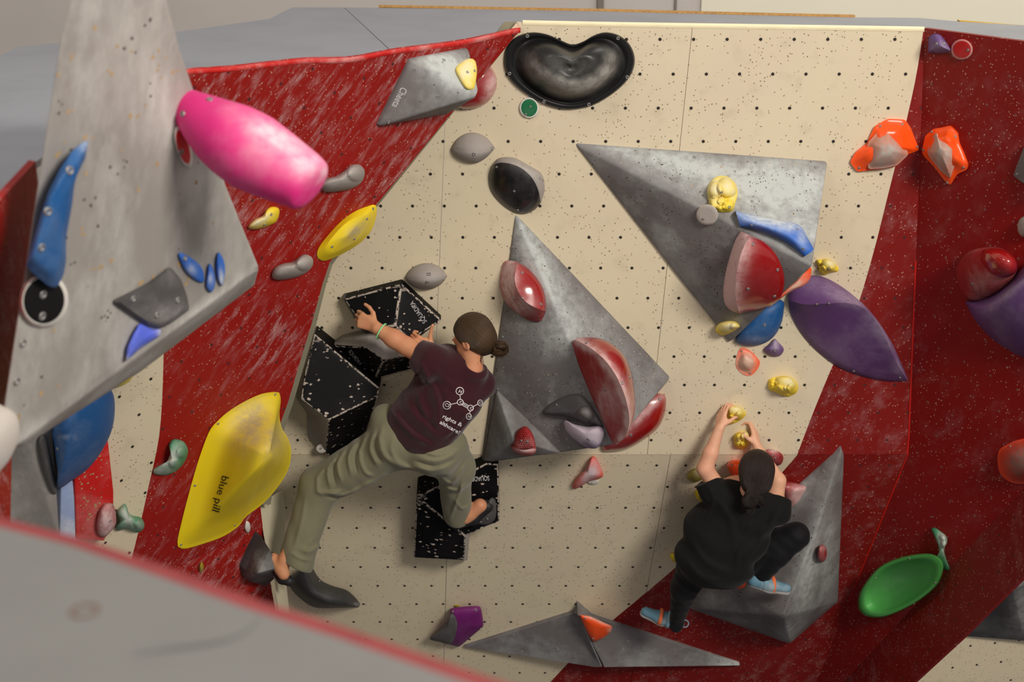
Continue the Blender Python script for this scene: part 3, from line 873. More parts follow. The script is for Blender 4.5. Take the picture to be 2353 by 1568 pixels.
# big pink cone
def tube(name, label, cat, rings, mat, chalk=(), N=36, parent=None, squash=1.0, capn=5, group=None, nose=.6):
    """rings = (px, py, z, radius px); round body swept through real 3-D centres"""
    C = [W(x, y, z) for x, y, z, r in rings]; R = [r / FOC * z for x, y, z, r in rings]
    vs = []; at = []; fs = []
    pts = list(zip(C, R))
    a, b = C[-2], C[-1]; dr = (b - a).normalized()
    seq = [(c, r, None) for c, r in pts]
    for k in range(1, capn + 1):
        t = k / capn * math.pi / 2
        seq.append((b + dr * R[-1] * nose * math.sin(t) * .55, R[-1] * (math.cos(t) ** .55 if k < capn else .02), dr))
    for i, (c, r, dd) in enumerate(seq):
        if dd is None:
            d = (C[min(i + 1, len(C) - 1)] - C[max(i - 1, 0)]).normalized()
        else: d = dd
        u = d.cross(Vector((0, 0, 1))).normalized(); v = d.cross(u)
        for k in range(N):
            t = 2 * math.pi * k / N
            p = c + (u * math.cos(t) + v * math.sin(t) * squash) * r
            q = p - CAM; z = q.dot(FWD)
            at.append(chalk_at(1176.5 + q.dot(RT) / z * FOC, 784 - q.dot(UP) / z * FOC, chalk)); vs.append(p)
    for i in range(len(seq) - 1):
        for k in range(N): fs.append((i * N + k, i * N + (k + 1) % N, (i + 1) * N + (k + 1) % N, (i + 1) * N + k))
    fs.append(tuple(range((len(seq) - 1) * N, len(seq) * N)))
    o = make(name, vs, fs, M[mat] if isinstance(mat, str) else mat, parent, smooth=True, attrs={'chalk': at})
    if parent is None: tag(o, label, cat, group)
    return o
rp = []
key = np.array([(399, 207, 4.45, 12), (412, 222, 4.43, 28), (438, 250, 4.41, 46), (470, 277, 4.38, 63), (505, 303, 4.36, 78), (540, 325, 4.34, 88), (580, 350, 4.32, 92), (635, 381, 4.30, 83), (690, 412, 4.28, 71), (706, 424, 4.275, 67)], float)
for q in resample(np.array([[a[0], a[1], a[2], a[3]] for a in key]), 22, False): rp.append((q[0], q[1], q[2] * .885, q[3]))
pk = tube('pink_cone_hold', 'big bright pink cone-shaped hold pointing right from the fin volume', 'climbing hold', rp, 'pink',
     chalk=[(640, 318, 100, 26, .8, 29), (620, 330, 40, 50, .4, 28), (700, 378, 46, 34, .7), (744, 392, 14, 20, .8), (400, 205, 20, 14, .3)], nose=.5)
bolts(pk, [(420, 262), (482, 229)], .009)
disc('round_red_hold', 'flat red oval disc hold with white rim tucked under the pink cone', 'climbing hold', PV, 421, 338, 17, 51, -16, hold_mat('red_disc_paint', srgb(214, 36, 40), .5, .1), 'white', .17, .014, [(415, 350)], .010)

# ---------------------------------------------------------------- on the red left face
PC = PL
CH = [(945, 139, .02), (1079, 114, .02), (1100, 205, .20), (1098, 222, .215), (870, 291, .02), (1030, 262, .0)]
ch = volume('chipped_grey_volume', 'grey wedge volume with white lettering on the red face beside the black kidney hold', 'climbing volume', PL, CH,
     [(0, 1, 2, 3), (0, 3, 4), (4, 3, 5), ], 'grey', .010, chalk=[(1040, 165, 80, 34, 1.4, 30), (1085, 215, 20, 12, .9)], cuts=3, bo=[(952, 160), (1006, 222), (893, 281), (1020, 138), (1075, 130)], br=.007)
lettering(ch, 'Cheeta', (922, 199), (900, 243), 17, M['grey_ink'], bold=.015)
PCf = facet(PL, CH[0], CH[1], CH[3])
dome('yellow_chalked_hold', 'chalk-white and yellow teardrop hold on the corner of the lettered grey volume', 'climbing hold', PCf,
     [(1075, 135), (1090, 138), (1096, 160), (1092, 195), (1085, 206), (1070, 203), (1055, 180), (1047, 158), (1060, 143)], .03, mat='yellow_hold', chalk=[(1070, 160, 22, 30, 1), (1080, 190, 6, 20, .5)], bo=[(1074, 166), (1090, 163)], br=.006)

g1 = 'pale grey jug holds on the chalky red face'
dome('grey_jug_hold', 'pale grey curved jug hold just behind the tip of the pink cone', 'climbing hold', PL,
     [(735, 425), (750, 411), (772, 405), (792, 392), (806, 380), (824, 378), (836, 388), (838, 402), (830, 420), (812, 432), (790, 438), (765, 441), (745, 440)], .07, mat='grey_hold', group=g1,
     chalk=[(800, 392, 20, 10, .7, -30)], lumps=[(818, 398, 20, .02)], p=.6)
dome('grey_jug_hold', 'pale grey curved jug hold below the small yellow and white hold', 'climbing hold', PL,
     [(625, 630), (632, 615), (650, 606), (672, 602), (690, 589), (703, 585), (716, 591), (720, 603), (714, 618), (695, 632), (670, 640), (642, 643), (628, 640)], .07, mat='grey_hold', group=g1,
     chalk=[(700, 600, 22, 10, .5, -40)], lumps=[(698, 605, 18, .02)], p=.6)
dome('small_yellow_hold', 'small yellow and chalk-white banana hold left below the pink cone tip', 'climbing hold', PL,
     [(640, 479), (642, 491), (634, 510), (615, 520), (590, 527), (572, 525), (572, 518), (585, 505), (603, 496), (614, 480), (627, 475)], .045, mat='yellow_hold', chalk=[(595, 508, 24, 10, 1, -30), (615, 495, 12, 8, .6)], bo=[(623, 493), (608, 516)], br=.006)
yel = dome('big_yellow_hold', 'big yellow bulging hold with black lettering on the red face', 'climbing hold', PL,
     [(632, 901), (642, 903), (645, 922), (642, 955), (648, 985), (662, 1008), (669, 1040), (662, 1080), (638, 1120), (604, 1158), (565, 1188), (548, 1210), (512, 1234), (462, 1252), (425, 1262), (410, 1258), (408, 1243),
      (415, 1210), (430, 1150), (448, 1085), (465, 1032), (482, 990), (500, 968), (525, 946), (560, 924), (600, 906)], .30, (618, 1050), 'yellow', prof=[(0, 0), (.08, .02), (.30, .18), (.6, .62), (.85, .95), (1, 1)], N=90, K=22,
     chalk=[(575, 975, 42, 62, 1, 20), (628, 1010, 34, 48, .75), (600, 1010, 40, 30, .7), (600, 935, 25, 20, .5)], bo=[(632, 907), (501, 974), (448, 1116), (416, 1252), (540, 1207)], br=.006)
lettering(yel, 'blue pill', (512, 1093), (488, 1172), 17, M['ink'], off=.004)
dome('yellow_oval_hold', 'bright yellow oval hold on the lower edge of the red face, chalked in the middle', 'climbing hold', PL,
     [(864, 472), (864, 500), (852, 532), (826, 560), (790, 582), (760, 596), (740, 600), (729, 590), (732, 570), (750, 545), (780, 512), (810, 489), (842, 475)], .06, (800, 540), 'yellow', prof=[(0, 0), (.3, .6), (1, 1)],
     chalk=[(820, 530, 34, 14, 1, -45), (800, 552, 18, 10, .5)], bo=[(843, 503), (763, 567), (857, 480), (814, 549)], br=.006)
dome('sea_green_hold', 'small sea-green and white horn hold left of the big yellow hold', 'climbing hold', PL,
     [(398, 1010), (412, 1011), (424, 1017), (432, 1035), (427, 1056), (411, 1078), (386, 1092), (358, 1091), (352, 1083), (358, 1075), (380, 1064), (391, 1042), (388, 1022)], .06, mat='green_hold', chalk=[(395, 1050, 14, 40, .9, 40), (365, 1082, 16, 8, .8)],
     lumps=[(418, 1040, 14, .02), (400, 1066, 12, .015)], p=.6)
dome('yellow_nub_hold', 'tiny dull yellow nub hold on the red face above the blurred wall edge', 'climbing hold', PL, [(463, 1291), (469, 1302), (466, 1315), (459, 1318), (457, 1302)], .03, mat='yellow_green')
dome('white_chip_hold', 'small white numbered chip below the right side of the big yellow hold', 'climbing hold', PL, [(566, 1198), (574, 1203), (575, 1218), (569, 1225), (562, 1214)], .012, mat='white')

# cream part of the left face
dome('yellow_corner_hold', 'yellow hold corner showing below the long lower edge of the fin volume', 'climbing hold', PL,
     [(308, 845), (305, 865), (298, 876), (280, 887), (258, 890), (240, 870), (260, 840)], .05, mat='yellow')
BG = volume('streaked_grey_volume', 'streaked grey volume in the lower left corner under the fin', 'climbing volume', PL,
     [(20, 1040, .05), (60, 1015, .14), (122, 985, .14), (138, 1240, .12), (10, 1200, .05), (80, 990, .16)], [(0, 1, 3, 4), (1, 5, 2, 3)], 'grey_fin', .008)
dome('grey_flake_hold', 'dark grey flake-shaped hold on the streaked grey volume', 'climbing hold', facet(PL, (60, 1015, .14), (122, 985, .14), (138, 1240, .12)),
     [(88, 1008), (104, 1000), (112, 1030), (122, 1080), (131, 1128), (120, 1132), (100, 1080), (90, 1040)], .03, mat='dark_grey', rim=.01)
dome('large_blue_hold', 'large smooth blue half-round hold under the fin volume', 'climbing hold', PL,
     [(238, 880), (258, 900), (264, 935), (258, 985), (238, 1030), (205, 1075), (165, 1105), (134, 1122), (131, 1080), (124, 1020), (122, 985), (150, 920), (200, 880)], .13, (165, 985), 'blue', chalk=[(150, 1005, 20, 4, .35)], N=64, p=.6, rim=.16, bo=[(132, 1032)], br=.008)
RV = volume('red_box_volume', 'red box-shaped volume with worn screw holes beside the large blue hold', 'climbing volume', PL,
     [(170, 1030, .07), (248, 1000, .07), (262, 1130, .07), (262, 1200, .07), (240, 1245, .07), (176, 1240, .07)], [(0, 1, 2, 3, 4, 5)], hold_mat('bright_red_paint', srgb(196, 28, 24), .55, .35, srgb(214, 160, 156), .2, dots=30), .008)
dome('pink_red_oval_hold', 'dusty pink-red oval hold on the red box volume', 'climbing hold', PL,
     [(249, 1156), (260, 1160), (266, 1180), (266, 1205), (255, 1222), (240, 1235), (226, 1228), (222, 1205), (228, 1175), (238, 1160)], .05, mat='red_matte', chalk=[(248, 1195, 24, 44, .8)], rim=.075, bo=[(257, 1160), (253, 1197)], br=.006)
volume('pale_blue_volume', 'pale blue chalky strip volume between grey and red ones at lower left', 'climbing volume', PL,
     [(140, 1120, .06), (168, 1105, .06), (180, 1225, .06), (178, 1250, .06), (138, 1240, .06)], [(0, 1, 2, 3, 4)], hold_mat('pale_blue_paint', srgb(150, 168, 206), .6, .9, srgb(206, 210, 220), .2), .006)
dome('green_bone_hold', 'grey-green bone-shaped hold at the lower end of the left cream panel', 'climbing hold', PL,
     [(268, 1178), (287, 1158), (296, 1178), (308, 1186), (324, 1190), (332, 1205), (328, 1218), (314, 1224), (290, 1216), (272, 1220), (264, 1212), (272, 1198)], .06, mat='green_hold', chalk=[(290, 1185, 14, 30, .8, -30), (322, 1206, 10, 14, .6)], lumps=[(320, 1206, 12, .02)], p=.6)
dome('pale_edge_hold', 'pale cream rounded hold cut by the left picture edge', 'climbing hold', Plane(PV.o + PV.n * .04, PV.o + PV.n * .04 + PV.u, PV.o + PV.n * .04 + PV.v),
     [(-40, 930), (10, 935), (34, 950), (44, 975), (42, 1010), (28, 1045), (5, 1078), (-40, 1110)], .06, (-5, 1010), 'pale', N=48)

# ---------------------------------------------------------------- upper cream wall
dome('red_half_hold', 'red half-round hold with a chalky pink rim behind the lettered grey volume', 'climbing hold', PM,
     [(1120, 150), (1133, 160), (1141, 180), (1140, 205), (1124, 232), (1098, 247), (1060, 251), (1040, 235), (1050, 190), (1085, 155)], .09, (1085, 205), 'red_gloss', chalk=[(1132, 190, 15, 44, 1, 8), (1118, 228, 12, 10, .6)], bo=[(1106, 246)], br=.006)
kid = dome('kidney_bowl_hold', 'huge glossy black kidney-shaped hold with chalk-grey middle at the wall top', 'climbing hold', PM,
     [(1158, 135), (1162, 112), (1175, 93), (1196, 80), (1225, 74), (1258, 79), (1288, 92), (1315, 102), (1340, 95), (1365, 81), (1392, 74), (1422, 81), (1446, 101), (1458, 130), (1455, 160), (1437, 190), (1402, 220), (1360, 243),
      (1315, 252), (1280, 249), (1240, 235), (1200, 210), (1172, 183), (1160, 158)], .17, (1313, 158), 'black_bowl', prof=[(0, 0), (.02, .10), (.10, .10), (.16, .04), (.4, .62), (.62, .95), (.8, .96), (1, .80)], N=110, K=30,
     chalk=[(1222, 145, 26, 18, .45, 50), (1250, 170, 34, 16, .8, 42), (1285, 192, 36, 15, 1.2, 24), (1320, 200, 34, 15, 1.3), (1357, 191, 32, 15, 1.2, -25), (1388, 168, 28, 15, 1, -45), (1404, 138, 16, 22, .5), (1300, 150, 60, 24, .25)],
     bo=[(1212, 83), (1315, 101), (1420, 88), (1441, 177), (1353, 240), (1250, 234), (1171, 169)], br=.008)
disc('round_green_hold', 'small flat green disc hold with a white rim under the black kidney hold', 'climbing hold', PM, 1216, 248, 23, 25, 0, hold_mat('green_disc_paint', srgb(24, 104, 64), .5, .05), 'white', .13, .012, [(1219, 245), (1208, 263)], .006)
ridge('grey_oval_hold', 'warm grey lens-shaped hold near the top left of the cream wall', 'climbing hold', PM,
     [(1036, 342), (1048, 322), (1068, 308), (1092, 305), (1118, 316), (1138, 340)], [(1036, 342), (1055, 345), (1085, 352), (1112, 350), (1138, 340)], [(1036, 342), (1046, 360), (1068, 372), (1094, 375), (1118, 362), (1138, 340)],
     .07, 'grey_hold', bo=[(1089, 354), (1131, 341)], br=.008, ends=(.02, .02))
gr2 = ridge('grey_oval_hold', 'cool grey lens-shaped hold above the uppermost chipped black volume', 'climbing hold', PM,
     [(931, 637), (942, 620), (962, 608), (985, 605), (1010, 613), (1028, 634)], [(931, 637), (950, 642), (975, 645), (1005, 642), (1028, 634)], [(931, 637), (940, 652), (962, 664), (990, 665), (1014, 653), (1028, 634)],
     .09, 'grey_hold', bo=[(982, 648), (1020, 642)], br=.008, ends=(.02, .02))
b_ = bvh_of(gr2)
for k in range(2):
    q = [hit(b_, x, y) for x, y in ((980, 628 + k * 4), (990, 628 + k * 4), (990, 629.6 + k * 4), (980, 629.6 + k * 4))]
    make('mark', [a + n * .001 for a, n in q], [(0, 1, 2, 3)], M['ink'], gr2)
ridge('black_half_hold', 'glossy black oval hold with a matte grey upper face above the tall triangle volume', 'climbing hold', PM,
     [(1132, 382), (1142, 366), (1160, 361), (1185, 364), (1215, 380), (1242, 397), (1250, 415), (1251, 440), (1243, 466)],
     [(1132, 380), (1150, 374), (1178, 378), (1203, 390), (1223, 410), (1236, 435), (1243, 466)],
     [(1132, 380), (1123, 405), (1128, 438), (1150, 467), (1180, 488), (1205, 492), (1228, 483), (1243, 466)], .10, 'grey_hold', 'black', 'glossy_face', 'glossy black chipped lower face',
     bo=[(1141, 384, 1), (1164, 480, 1), (1190, 483, 1), (1240, 410), (1246, 414)], br=.006, pB=.8, chalk=[(1200, 380, 40, 20, .4, 25)])

# tall triangle
T1v = [(1184, 492, .01), (1106, 1067, .02), (1541, 872, .02), (1412, 1024, .42), (1300, 1000, 0)]
T1 = volume('tall_grey_triangle_volume', 'tall grey triangular volume in the middle of the wall, right of the woman', 'climbing volume', PM, T1v,
     [(0, 3, 1), (0, 2, 3), (1, 3, 4), (4, 3, 2)], 'grey', .014, cuts=3, chalk=[(1230, 600, 32, 110, 1.2, -22), (1290, 740, 60, 60, 1), (1400, 800, 90, 40, .3, 50), (1430, 1000, 60, 20, .5, -50)],
     bo=[(1241, 567), (1347, 680), (1434, 774), (1519, 866), (1262, 900), (1143, 895), (1155, 775), (1178, 568)], br=.007)
FL = facet(PM, T1v[0], T1v[3], T1v[1]); FR = facet(PM, T1v[0], T1v[2], T1v[3])
ov = lambda p, d: Plane(p.o + p.n * d, p.o + p.n * d + p.u, p.o + p.n * d + p.v)
S1v = [(1140, 899, .012), (1110, 1062, .012), (1286, 1042, .012), (1180, 1012, .09)]
volume('small_grey_pyramid_volume', 'small low grey pyramid volume on the lower left corner of the tall triangle', 'climbing volume', FL, S1v,
     [(0, 3, 1), (0, 2, 3), (1, 3, 2)], 'grey', .008, cuts=2, chalk=[(1160, 950, 10, 50, .5, -12), (1185, 1010, 10, 10, .6)])
FS = facet(FL, S1v[0], S1v[2], S1v[3])
rasp = dome('studded_red_hold', 'small red hold covered in round studs on the small grey pyramid', 'climbing hold', ov(FL, .055),
     [(1204, 980), (1216, 986), (1226, 1003), (1231, 1024), (1230, 1033), (1206, 1036), (1180, 1032), (1181, 1010), (1188, 992)], .04, mat='red_matte', N=96, K=26, rim=.02,
     lumps=[(1184 + 5.2 * i + (2.6 if j % 2 else 0), 984 + 4.6 * j, 2.9, .007) for j in range(11) for i in range(10)], chalk=[], bo=[(1198, 1013), (1212, 1015)], br=.006)
dome('lip', 'chalky lower lip', None, ov(FL, .055), [(1174, 1024), (1190, 1032), (1210, 1033), (1231, 1030), (1229, 1042), (1214, 1048), (1192, 1045), (1178, 1036)], .05, mat='red_matte', chalk=[(1205, 1034, 26, 6, .7)], parent=rasp, rim=.025)
ridge('red_egg_hold', 'red egg-shaped hold with chalky pink band near the top of the tall triangle', 'climbing hold', FL,
     [(1168, 598), (1156, 604), (1150, 625), (1148, 655), (1158, 690), (1182, 716), (1213, 735), (1240, 740), (1251, 724)],
     [(1190, 602), (1185, 622), (1183, 645), (1190, 668), (1204, 690), (1224, 704), (1254, 716)],
     [(1190, 602), (1215, 618), (1238, 645), (1250, 670), (1255, 695), (1254, 716)], .12, 'red_matte', 'red_gloss', 'glossy_face', 'glossy bright red face',
     chalk=[(1168, 640, 20, 60, 1.2), (1200, 705, 30, 20, .7)], bo=[(1171, 715 - 0), (1181, 689 - 3), (1200, 627, 1), (1243, 699, 1)], br=.007, ends=(.3, .3), flat=True)
ridge('large_red_crescent_hold', 'large red crescent hold with a chalk-white crest on the tall triangle', 'climbing hold', FL,
     [(1314, 788), (1330, 840), (1352, 895), (1376, 950), (1400, 1005), (1412, 1022)],
     [(1320, 781), (1352, 797), (1390, 828), (1420, 872), (1440, 925), (1446, 970), (1436, 1005), (1414, 1022)],
     [(1326, 777), (1362, 775), (1398, 786), (1432, 815), (1452, 860), (1460, 915), (1456, 960), (1440, 1000), (1418, 1021)],
     .20, 'red_matte', hold_mat and 'red_gloss', 'glossy_face', 'red glossy outer side', chalk=[(1345, 794, 40, 10, 1.5, 32), (1398, 842, 46, 11, 1.5, 52), (1432, 905, 48, 10, 1.5, 70), (1443, 965, 46, 10, 1.3, 88), (1428, 1005, 24, 10, 1, 120), (1400, 930, 30, 60, .35, -25)],
     bo=[(1429, 881, 1), (1349, 788, 1), (1390, 895), (1455, 865, 1)], br=.008, ends=(.02, .02), flat=True)
gb = dome('grey_flake_hold', 'dark grey flake hold with a round ball low on the tall triangle', 'climbing hold', FL,
     [(1246, 948), (1270, 925), (1300, 910), (1330, 906), (1350, 922), (1368, 948), (1384, 980), (1350, 972), (1310, 960), (1262, 954)], .045, (1325, 945), mat='dark_grey', poly=False, rim=.01, lumps=[(1345, 952, 19, .05)], N=80, K=18,
     bo=[(1279, 931), (1325, 968)], br=.006, chalk=[(1345, 948, 12, 12, .5)])
dome('purple_white_hold', 'chalk-white hold with purple underside below the flake with the ball', 'climbing hold', FL,
     [(1297, 966), (1320, 975), (1350, 981), (1377, 979), (1388, 990), (1386, 1008), (1372, 1030), (1345, 1028), (1318, 1010), (1301, 990)], .08, (1345, 998), 'purple_hold', chalk=[(1335, 990, 60, 22, 2, 20)], bo=[(1352, 1010)], br=.008, rim=.02)
dome('red_disc_hold', 'dark red glossy half-disc hold behind the right corner of the tall triangle', 'climbing hold', PM,
     [(1520, 905), (1530, 912), (1529, 945), (1514, 982), (1482, 1010), (1443, 1032), (1405, 1038), (1383, 1032), (1395, 980), (1440, 930), (1490, 905)], .10, (1460, 985), 'red_gloss', chalk=[(1480, 950, 70, 9, 1, -44), (1440, 1000, 20, 5, .4, -30)], bo=[(1450, 1000), (1516, 918)], br=.008)

# right triangle
T2v = [(1319, 330, .01), (1903, 374, .02), (1868, 612, .40), (1678, 790, .02), (1800, 560, 0)]
T2 = volume('wide_grey_triangle_volume', 'wide grey triangular volume on the right half of the cream wall', 'climbing volume', PM, T2v,
     [(0, 1, 2), (0, 2, 3), (3, 2, 4), (4, 2, 1)], 'grey', .014, cuts=3, chalk=[(1780, 430, 160, 62, 1.3), (1600, 385, 160, 30, 1.2, 12), (1450, 355, 90, 12, 1, 14), (1840, 530, 50, 60, 1),  (1600, 545, 30, 14, .7, -20), (1530, 545, 22, 26, .5), (1830, 590, 40, 12, .6, 30), (1670, 540, 40, 24, .4)],
     bo=[(1596, 361), (1737, 373), (1874, 385), (1728, 463), (1866, 610)], br=.007)
G1 = facet(PM, T2v[0], T2v[1], T2v[2]); G2 = facet(PM, T2v[0], T2v[2], T2v[3])
dome('yellow_lobed_hold', 'lumpy yellow hold with chalk-white lobes on the upper face of the wide triangle', 'climbing hold', G1,
     [(1650, 405), (1672, 406), (1690, 422), (1695, 445), (1690, 465), (1682, 485), (1662, 488), (1645, 485), (1632, 478), (1628, 460), (1625, 435), (1635, 415)], .03, (1660, 445), 'yellow_hold', N=90, K=22,
     lumps=[(1642, 436, 20, .05), (1672, 430, 24, .045), (1640, 468, 15, .035), (1675, 474, 15, .035), (1658, 462, 10, .03), (1655, 478, 9, .02)],
     chalk=[(1642, 435, 18, 28, 1), (1672, 425, 24, 22, .95), (1645, 465, 14, 12, .5), (1684, 440, 10, 20, .7)], bo=[(1658, 442), (1676, 476)], br=.007)
disc('round_pale_hold', 'pale pinkish flat disc hold just below the lumpy yellow hold', 'climbing hold', ov(G2, .005), 1625, 494, 25, 24, 0, 'pale', 'pale', .05, .010, [(1616, 503)], .006)
ridge('blue_bar_hold', 'long blue angular bar hold with chalky top on the wide triangle', 'climbing hold', G1,
     [(1690, 485), (1730, 494), (1780, 505), (1835, 517), (1852, 540), (1870, 572)], [(1692, 492), (1720, 506), (1765, 520), (1810, 536), (1836, 556), (1866, 578)], [(1701, 521), (1740, 528), (1780, 543), (1812, 560), (1832, 576), (1848, 590)],
     .07, 'blue_hold', chalk=[(1770, 505, 90, 16, 1, 12), (1845, 545, 12, 20, .5), (1710, 495, 20, 12, .5)], bo=[(1727, 518), (1832, 527), (1846, 572)], br=.006, ends=(.5, .4), rim=.015)
ridge('red_shield_hold', 'large dark red shield-shaped hold with chalky pink left band on the wide triangle', 'climbing hold', G2,
     [(1702, 531), (1690, 552), (1677, 590), (1666, 635), (1662, 680), (1672, 708), (1700, 722)],
     [(1724, 541), (1707, 572), (1696, 610), (1691, 650), (1690, 685), (1700, 720)],
     [(1724, 541), (1755, 556), (1782, 584), (1799, 622), (1802, 655), (1791, 688), (1760, 708), (1702, 721)], .13, 'red_matte', 'red_gloss', 'glossy_face', 'glossy dark red face',
     chalk=[(1694, 575, 26, 60, 1.5, 15), (1677, 650, 24, 80, 1.5), (1684, 708, 22, 26, 1.1)], bo=[(1730, 561, 1), (1719, 664, 1), (1787, 620, 1), (1780, 681, 1)], br=.008, ends=(.3, .3), pB=.9, flat=True)
dome('small_yellow_sloper', 'small chalky yellow oval hold at the lowest corner of the wide triangle', 'climbing hold', G2,
     [(1644, 757), (1652, 744), (1672, 738), (1690, 740), (1700, 750), (1692, 757), (1680, 765), (1662, 771), (1648, 766)], .05, mat='yellow_hold', chalk=[(1672, 750, 22, 12, .9)], lumps=[(1688, 750, 10, .01)], rim=.01)
dome('blue_half_hold', 'blue half-disc hold behind the lower edge of the wide triangle', 'climbing hold', PM,
     [(1797, 690), (1801, 715), (1795, 745), (1780, 772), (1755, 790), (1725, 796), (1700, 791), (1690, 780), (1710, 730), (1750, 695)], .09, (1750, 745), 'blue', chalk=[(1740, 780, 30, 6, .2)], bo=[(1757, 747)], br=.008)
dome('orange_edge_hold', 'orange and chalk-pink hold under the right tip of the wide triangle', 'climbing hold', ov(PM, .18),
     [(1863, 614), (1862, 640), (1848, 656), (1822, 668), (1800, 682), (1766, 708), (1778, 690), (1805, 664), (1840, 635)], .04, mat='orange', chalk=[(1830, 655, 30, 12, .9, -35)])
ridge('big_purple_hold', 'big purple lens-shaped hold reaching from the cream onto the red wall', 'climbing hold', PM,
     [(1813, 665), (1828, 645), (1866, 633), (1905, 642), (1952, 672), (2000, 716), (2040, 772), (2068, 828), (2086, 872)],
     [(1811, 690), (1850, 700), (1900, 698), (1950, 697), (1982, 708), (2012, 738), (2036, 780), (2057, 828), (2084, 874)],
     [(1811, 690), (1817, 722), (1838, 762), (1872, 802), (1920, 840), (1965, 860), (2010, 872), (2050, 877), (2084, 876)], .20, 'purple', N=48,
     chalk=[(1960, 690, 60, 14, .9, 18), (1900, 660, 70, 20, .35, 15), (2025, 760, 60, 14, .7, 58), (2065, 845, 30, 12, .5, 65)], bo=[(1823, 750), (1876, 820), (2068, 868), (1962, 853)], br=.006, ends=(.15, .05), pB=.9, flat=True)
dome('small_purple_hold', 'small purple and chalk-grey wedge hold right of the blue half-disc', 'climbing hold', PM,
     [(1780, 779), (1790, 788), (1801, 803), (1792, 818), (1772, 819), (1754, 805), (1768, 790)], .05, mat='purple_hold', chalk=[(1780, 790, 10, 10, .8)], bo=[(1781, 805)], br=.008, p=.8)
dome('orange_drop_hold', 'orange-rimmed hold with chalk-grey dome beside the small purple hold', 'climbing hold', PM,
     [(1703, 800), (1722, 805), (1736, 818), (1746, 832), (1741, 848), (1726, 863), (1707, 860), (1692, 842), (1694, 818)], .05, mat='orange', prof=[(0, 0), (.3, .1), (.6, .8), (1, 1)], chalk=[(1714, 832, 20, 24, 1.6)], bo=[(1704, 807), (1723, 858)], br=.006)
def cluster(label, pts, lumps, chalk, bo, pl=PM, mat='yellow_hold', H=.025, name='yellow_lobed_hold', group=None):
    return dome(name, label, 'climbing hold', pl, pts, H, None, mat, N=80, K=20, lumps=lumps, chalk=chalk, bo=bo, br=.007, group=group)
cluster('lumpy yellow hold with grey top below the small purple and orange holds',
    [(1768, 872), (1785, 866), (1808, 864), (1828, 873), (1834, 888), (1830, 903), (1812, 912), (1795, 908), (1782, 902), (1768, 896), (1765, 884)],
    [(1805, 880, 24, .05), (1822, 893, 14, .03), (1775, 880, 9, .02), (1772, 890, 8, .02), (1788, 896, 12, .03), (1805, 900, 12, .025)], [(1810, 876, 22, 12, .9), (1792, 872, 12, 6, .5)], [(1801, 894)])
cluster('small yellow hold with chalk-grey crest above the big purple hold',
    [(1876, 598), (1888, 596), (1902, 595), (1918, 603), (1927, 617), (1924, 624), (1908, 626), (1896, 632), (1884, 628), (1880, 612)],
    [(1905, 608, 18, .05), (1888, 620, 10, .03), (1882, 604, 7, .02), (1912, 620, 9, .02)], [(1908, 604, 18, 9, .9)], [(1904, 618)])
cluster('yellow hold gripped by the raised left hand of the person in black',
    [(1664, 940), (1680, 932), (1700, 935), (1712, 946), (1713, 955), (1702, 966), (1688, 973), (1672, 976), (1665, 962)],
    [(1690, 945, 20, .045), (1702, 955, 12, .03), (1678, 966, 12, .03)], [(1690, 940, 20, 10, .9)], [(1690, 962)])
cluster('yellow hold gripped by the right hand of the person in black',
    [(1687, 1000), (1700, 992), (1716, 991), (1724, 1003), (1722, 1020), (1708, 1033), (1692, 1028), (1686, 1014)],
    [(1698, 1004, 11, .035), (1713, 1003, 11, .04), (1698, 1022, 10, .03), (1710, 1020, 9, .025)], [(1712, 1000, 10, 10, .9), (1696, 1010, 8, 6, .5)], [])
dome('coral_hook_hold', 'coral and chalk-grey hook-shaped hold on the cream below the tall triangle', 'climbing hold', PD,
     [(1361, 1049), (1372, 1056), (1386, 1090), (1378, 1100), (1352, 1108), (1332, 1120), (1318, 1124), (1316, 1113), (1330, 1092), (1346, 1078), (1352, 1062)], .06,
     mat=hold_mat('coral_resin', srgb(224, 84, 62), .6, .2, srgb(206, 186, 190), .3), chalk=[(1358, 1085, 16, 30, 1, 40)])
disc('white_tag_disc', 'tiny pale disc partly under the coral hook-shaped hold', 'climbing hold', PD, 1363, 1108, 13, 6, 0, 'pale', 'pale', .05, .006, [(1360, 1110)], .004)

# ---------------------------------------------------------------- lower wall
T3v = [(1934, 1033, .02), (1940, 1050, .02), (1926, 1384, .02), (1815, 1481, .05), (1582, 1399, .02), (1600, 1330, .02), (1800, 1418, .42), (1872, 1230, .22), (1678, 1352, .19)]
T3 = volume('grey_pyramid_volume', 'big grey pyramid volume on the red lower wall under the person in black', 'climbing volume', PD, T3v,
     [(0, 1, 7), (7, 1, 2, 6), (6, 2, 3), (6, 3, 4), (0, 7, 5), (7, 6, 8), (7, 8, 5), (5, 8, 4), (8, 6, 4)], 'grey', .012, cuts=3,
     chalk=[(1860, 1300, 20, 140, .7, 12), (1900, 1250, 20, 120, .4), (1815, 1450, 14, 24, .7), (1640, 1380, 30, 20, .5), (1830, 1130, 30, 40, .6, 30)], bo=[(1892, 1083), (1868, 1296)], br=.007)
H3 = facet(PD, T3v[7], T3v[1], T3v[2])
dome('pink_pill_hold', 'small dusty pink pill-shaped hold on the right side of the grey pyramid', 'climbing hold', ov(H3, .012),
     [(1890, 1252), (1898, 1258), (1900, 1272), (1896, 1288), (1887, 1292), (1879, 1284), (1879, 1266), (1883, 1255)], .035, mat='red_matte', chalk=[(1890, 1260, 8, 8, .5)])
T4 = [(1064, 1490, .0), (1320, 1412, .13), (1334, 1416, .13), (1384, 1536, .16), (1370, 1535, .14)]
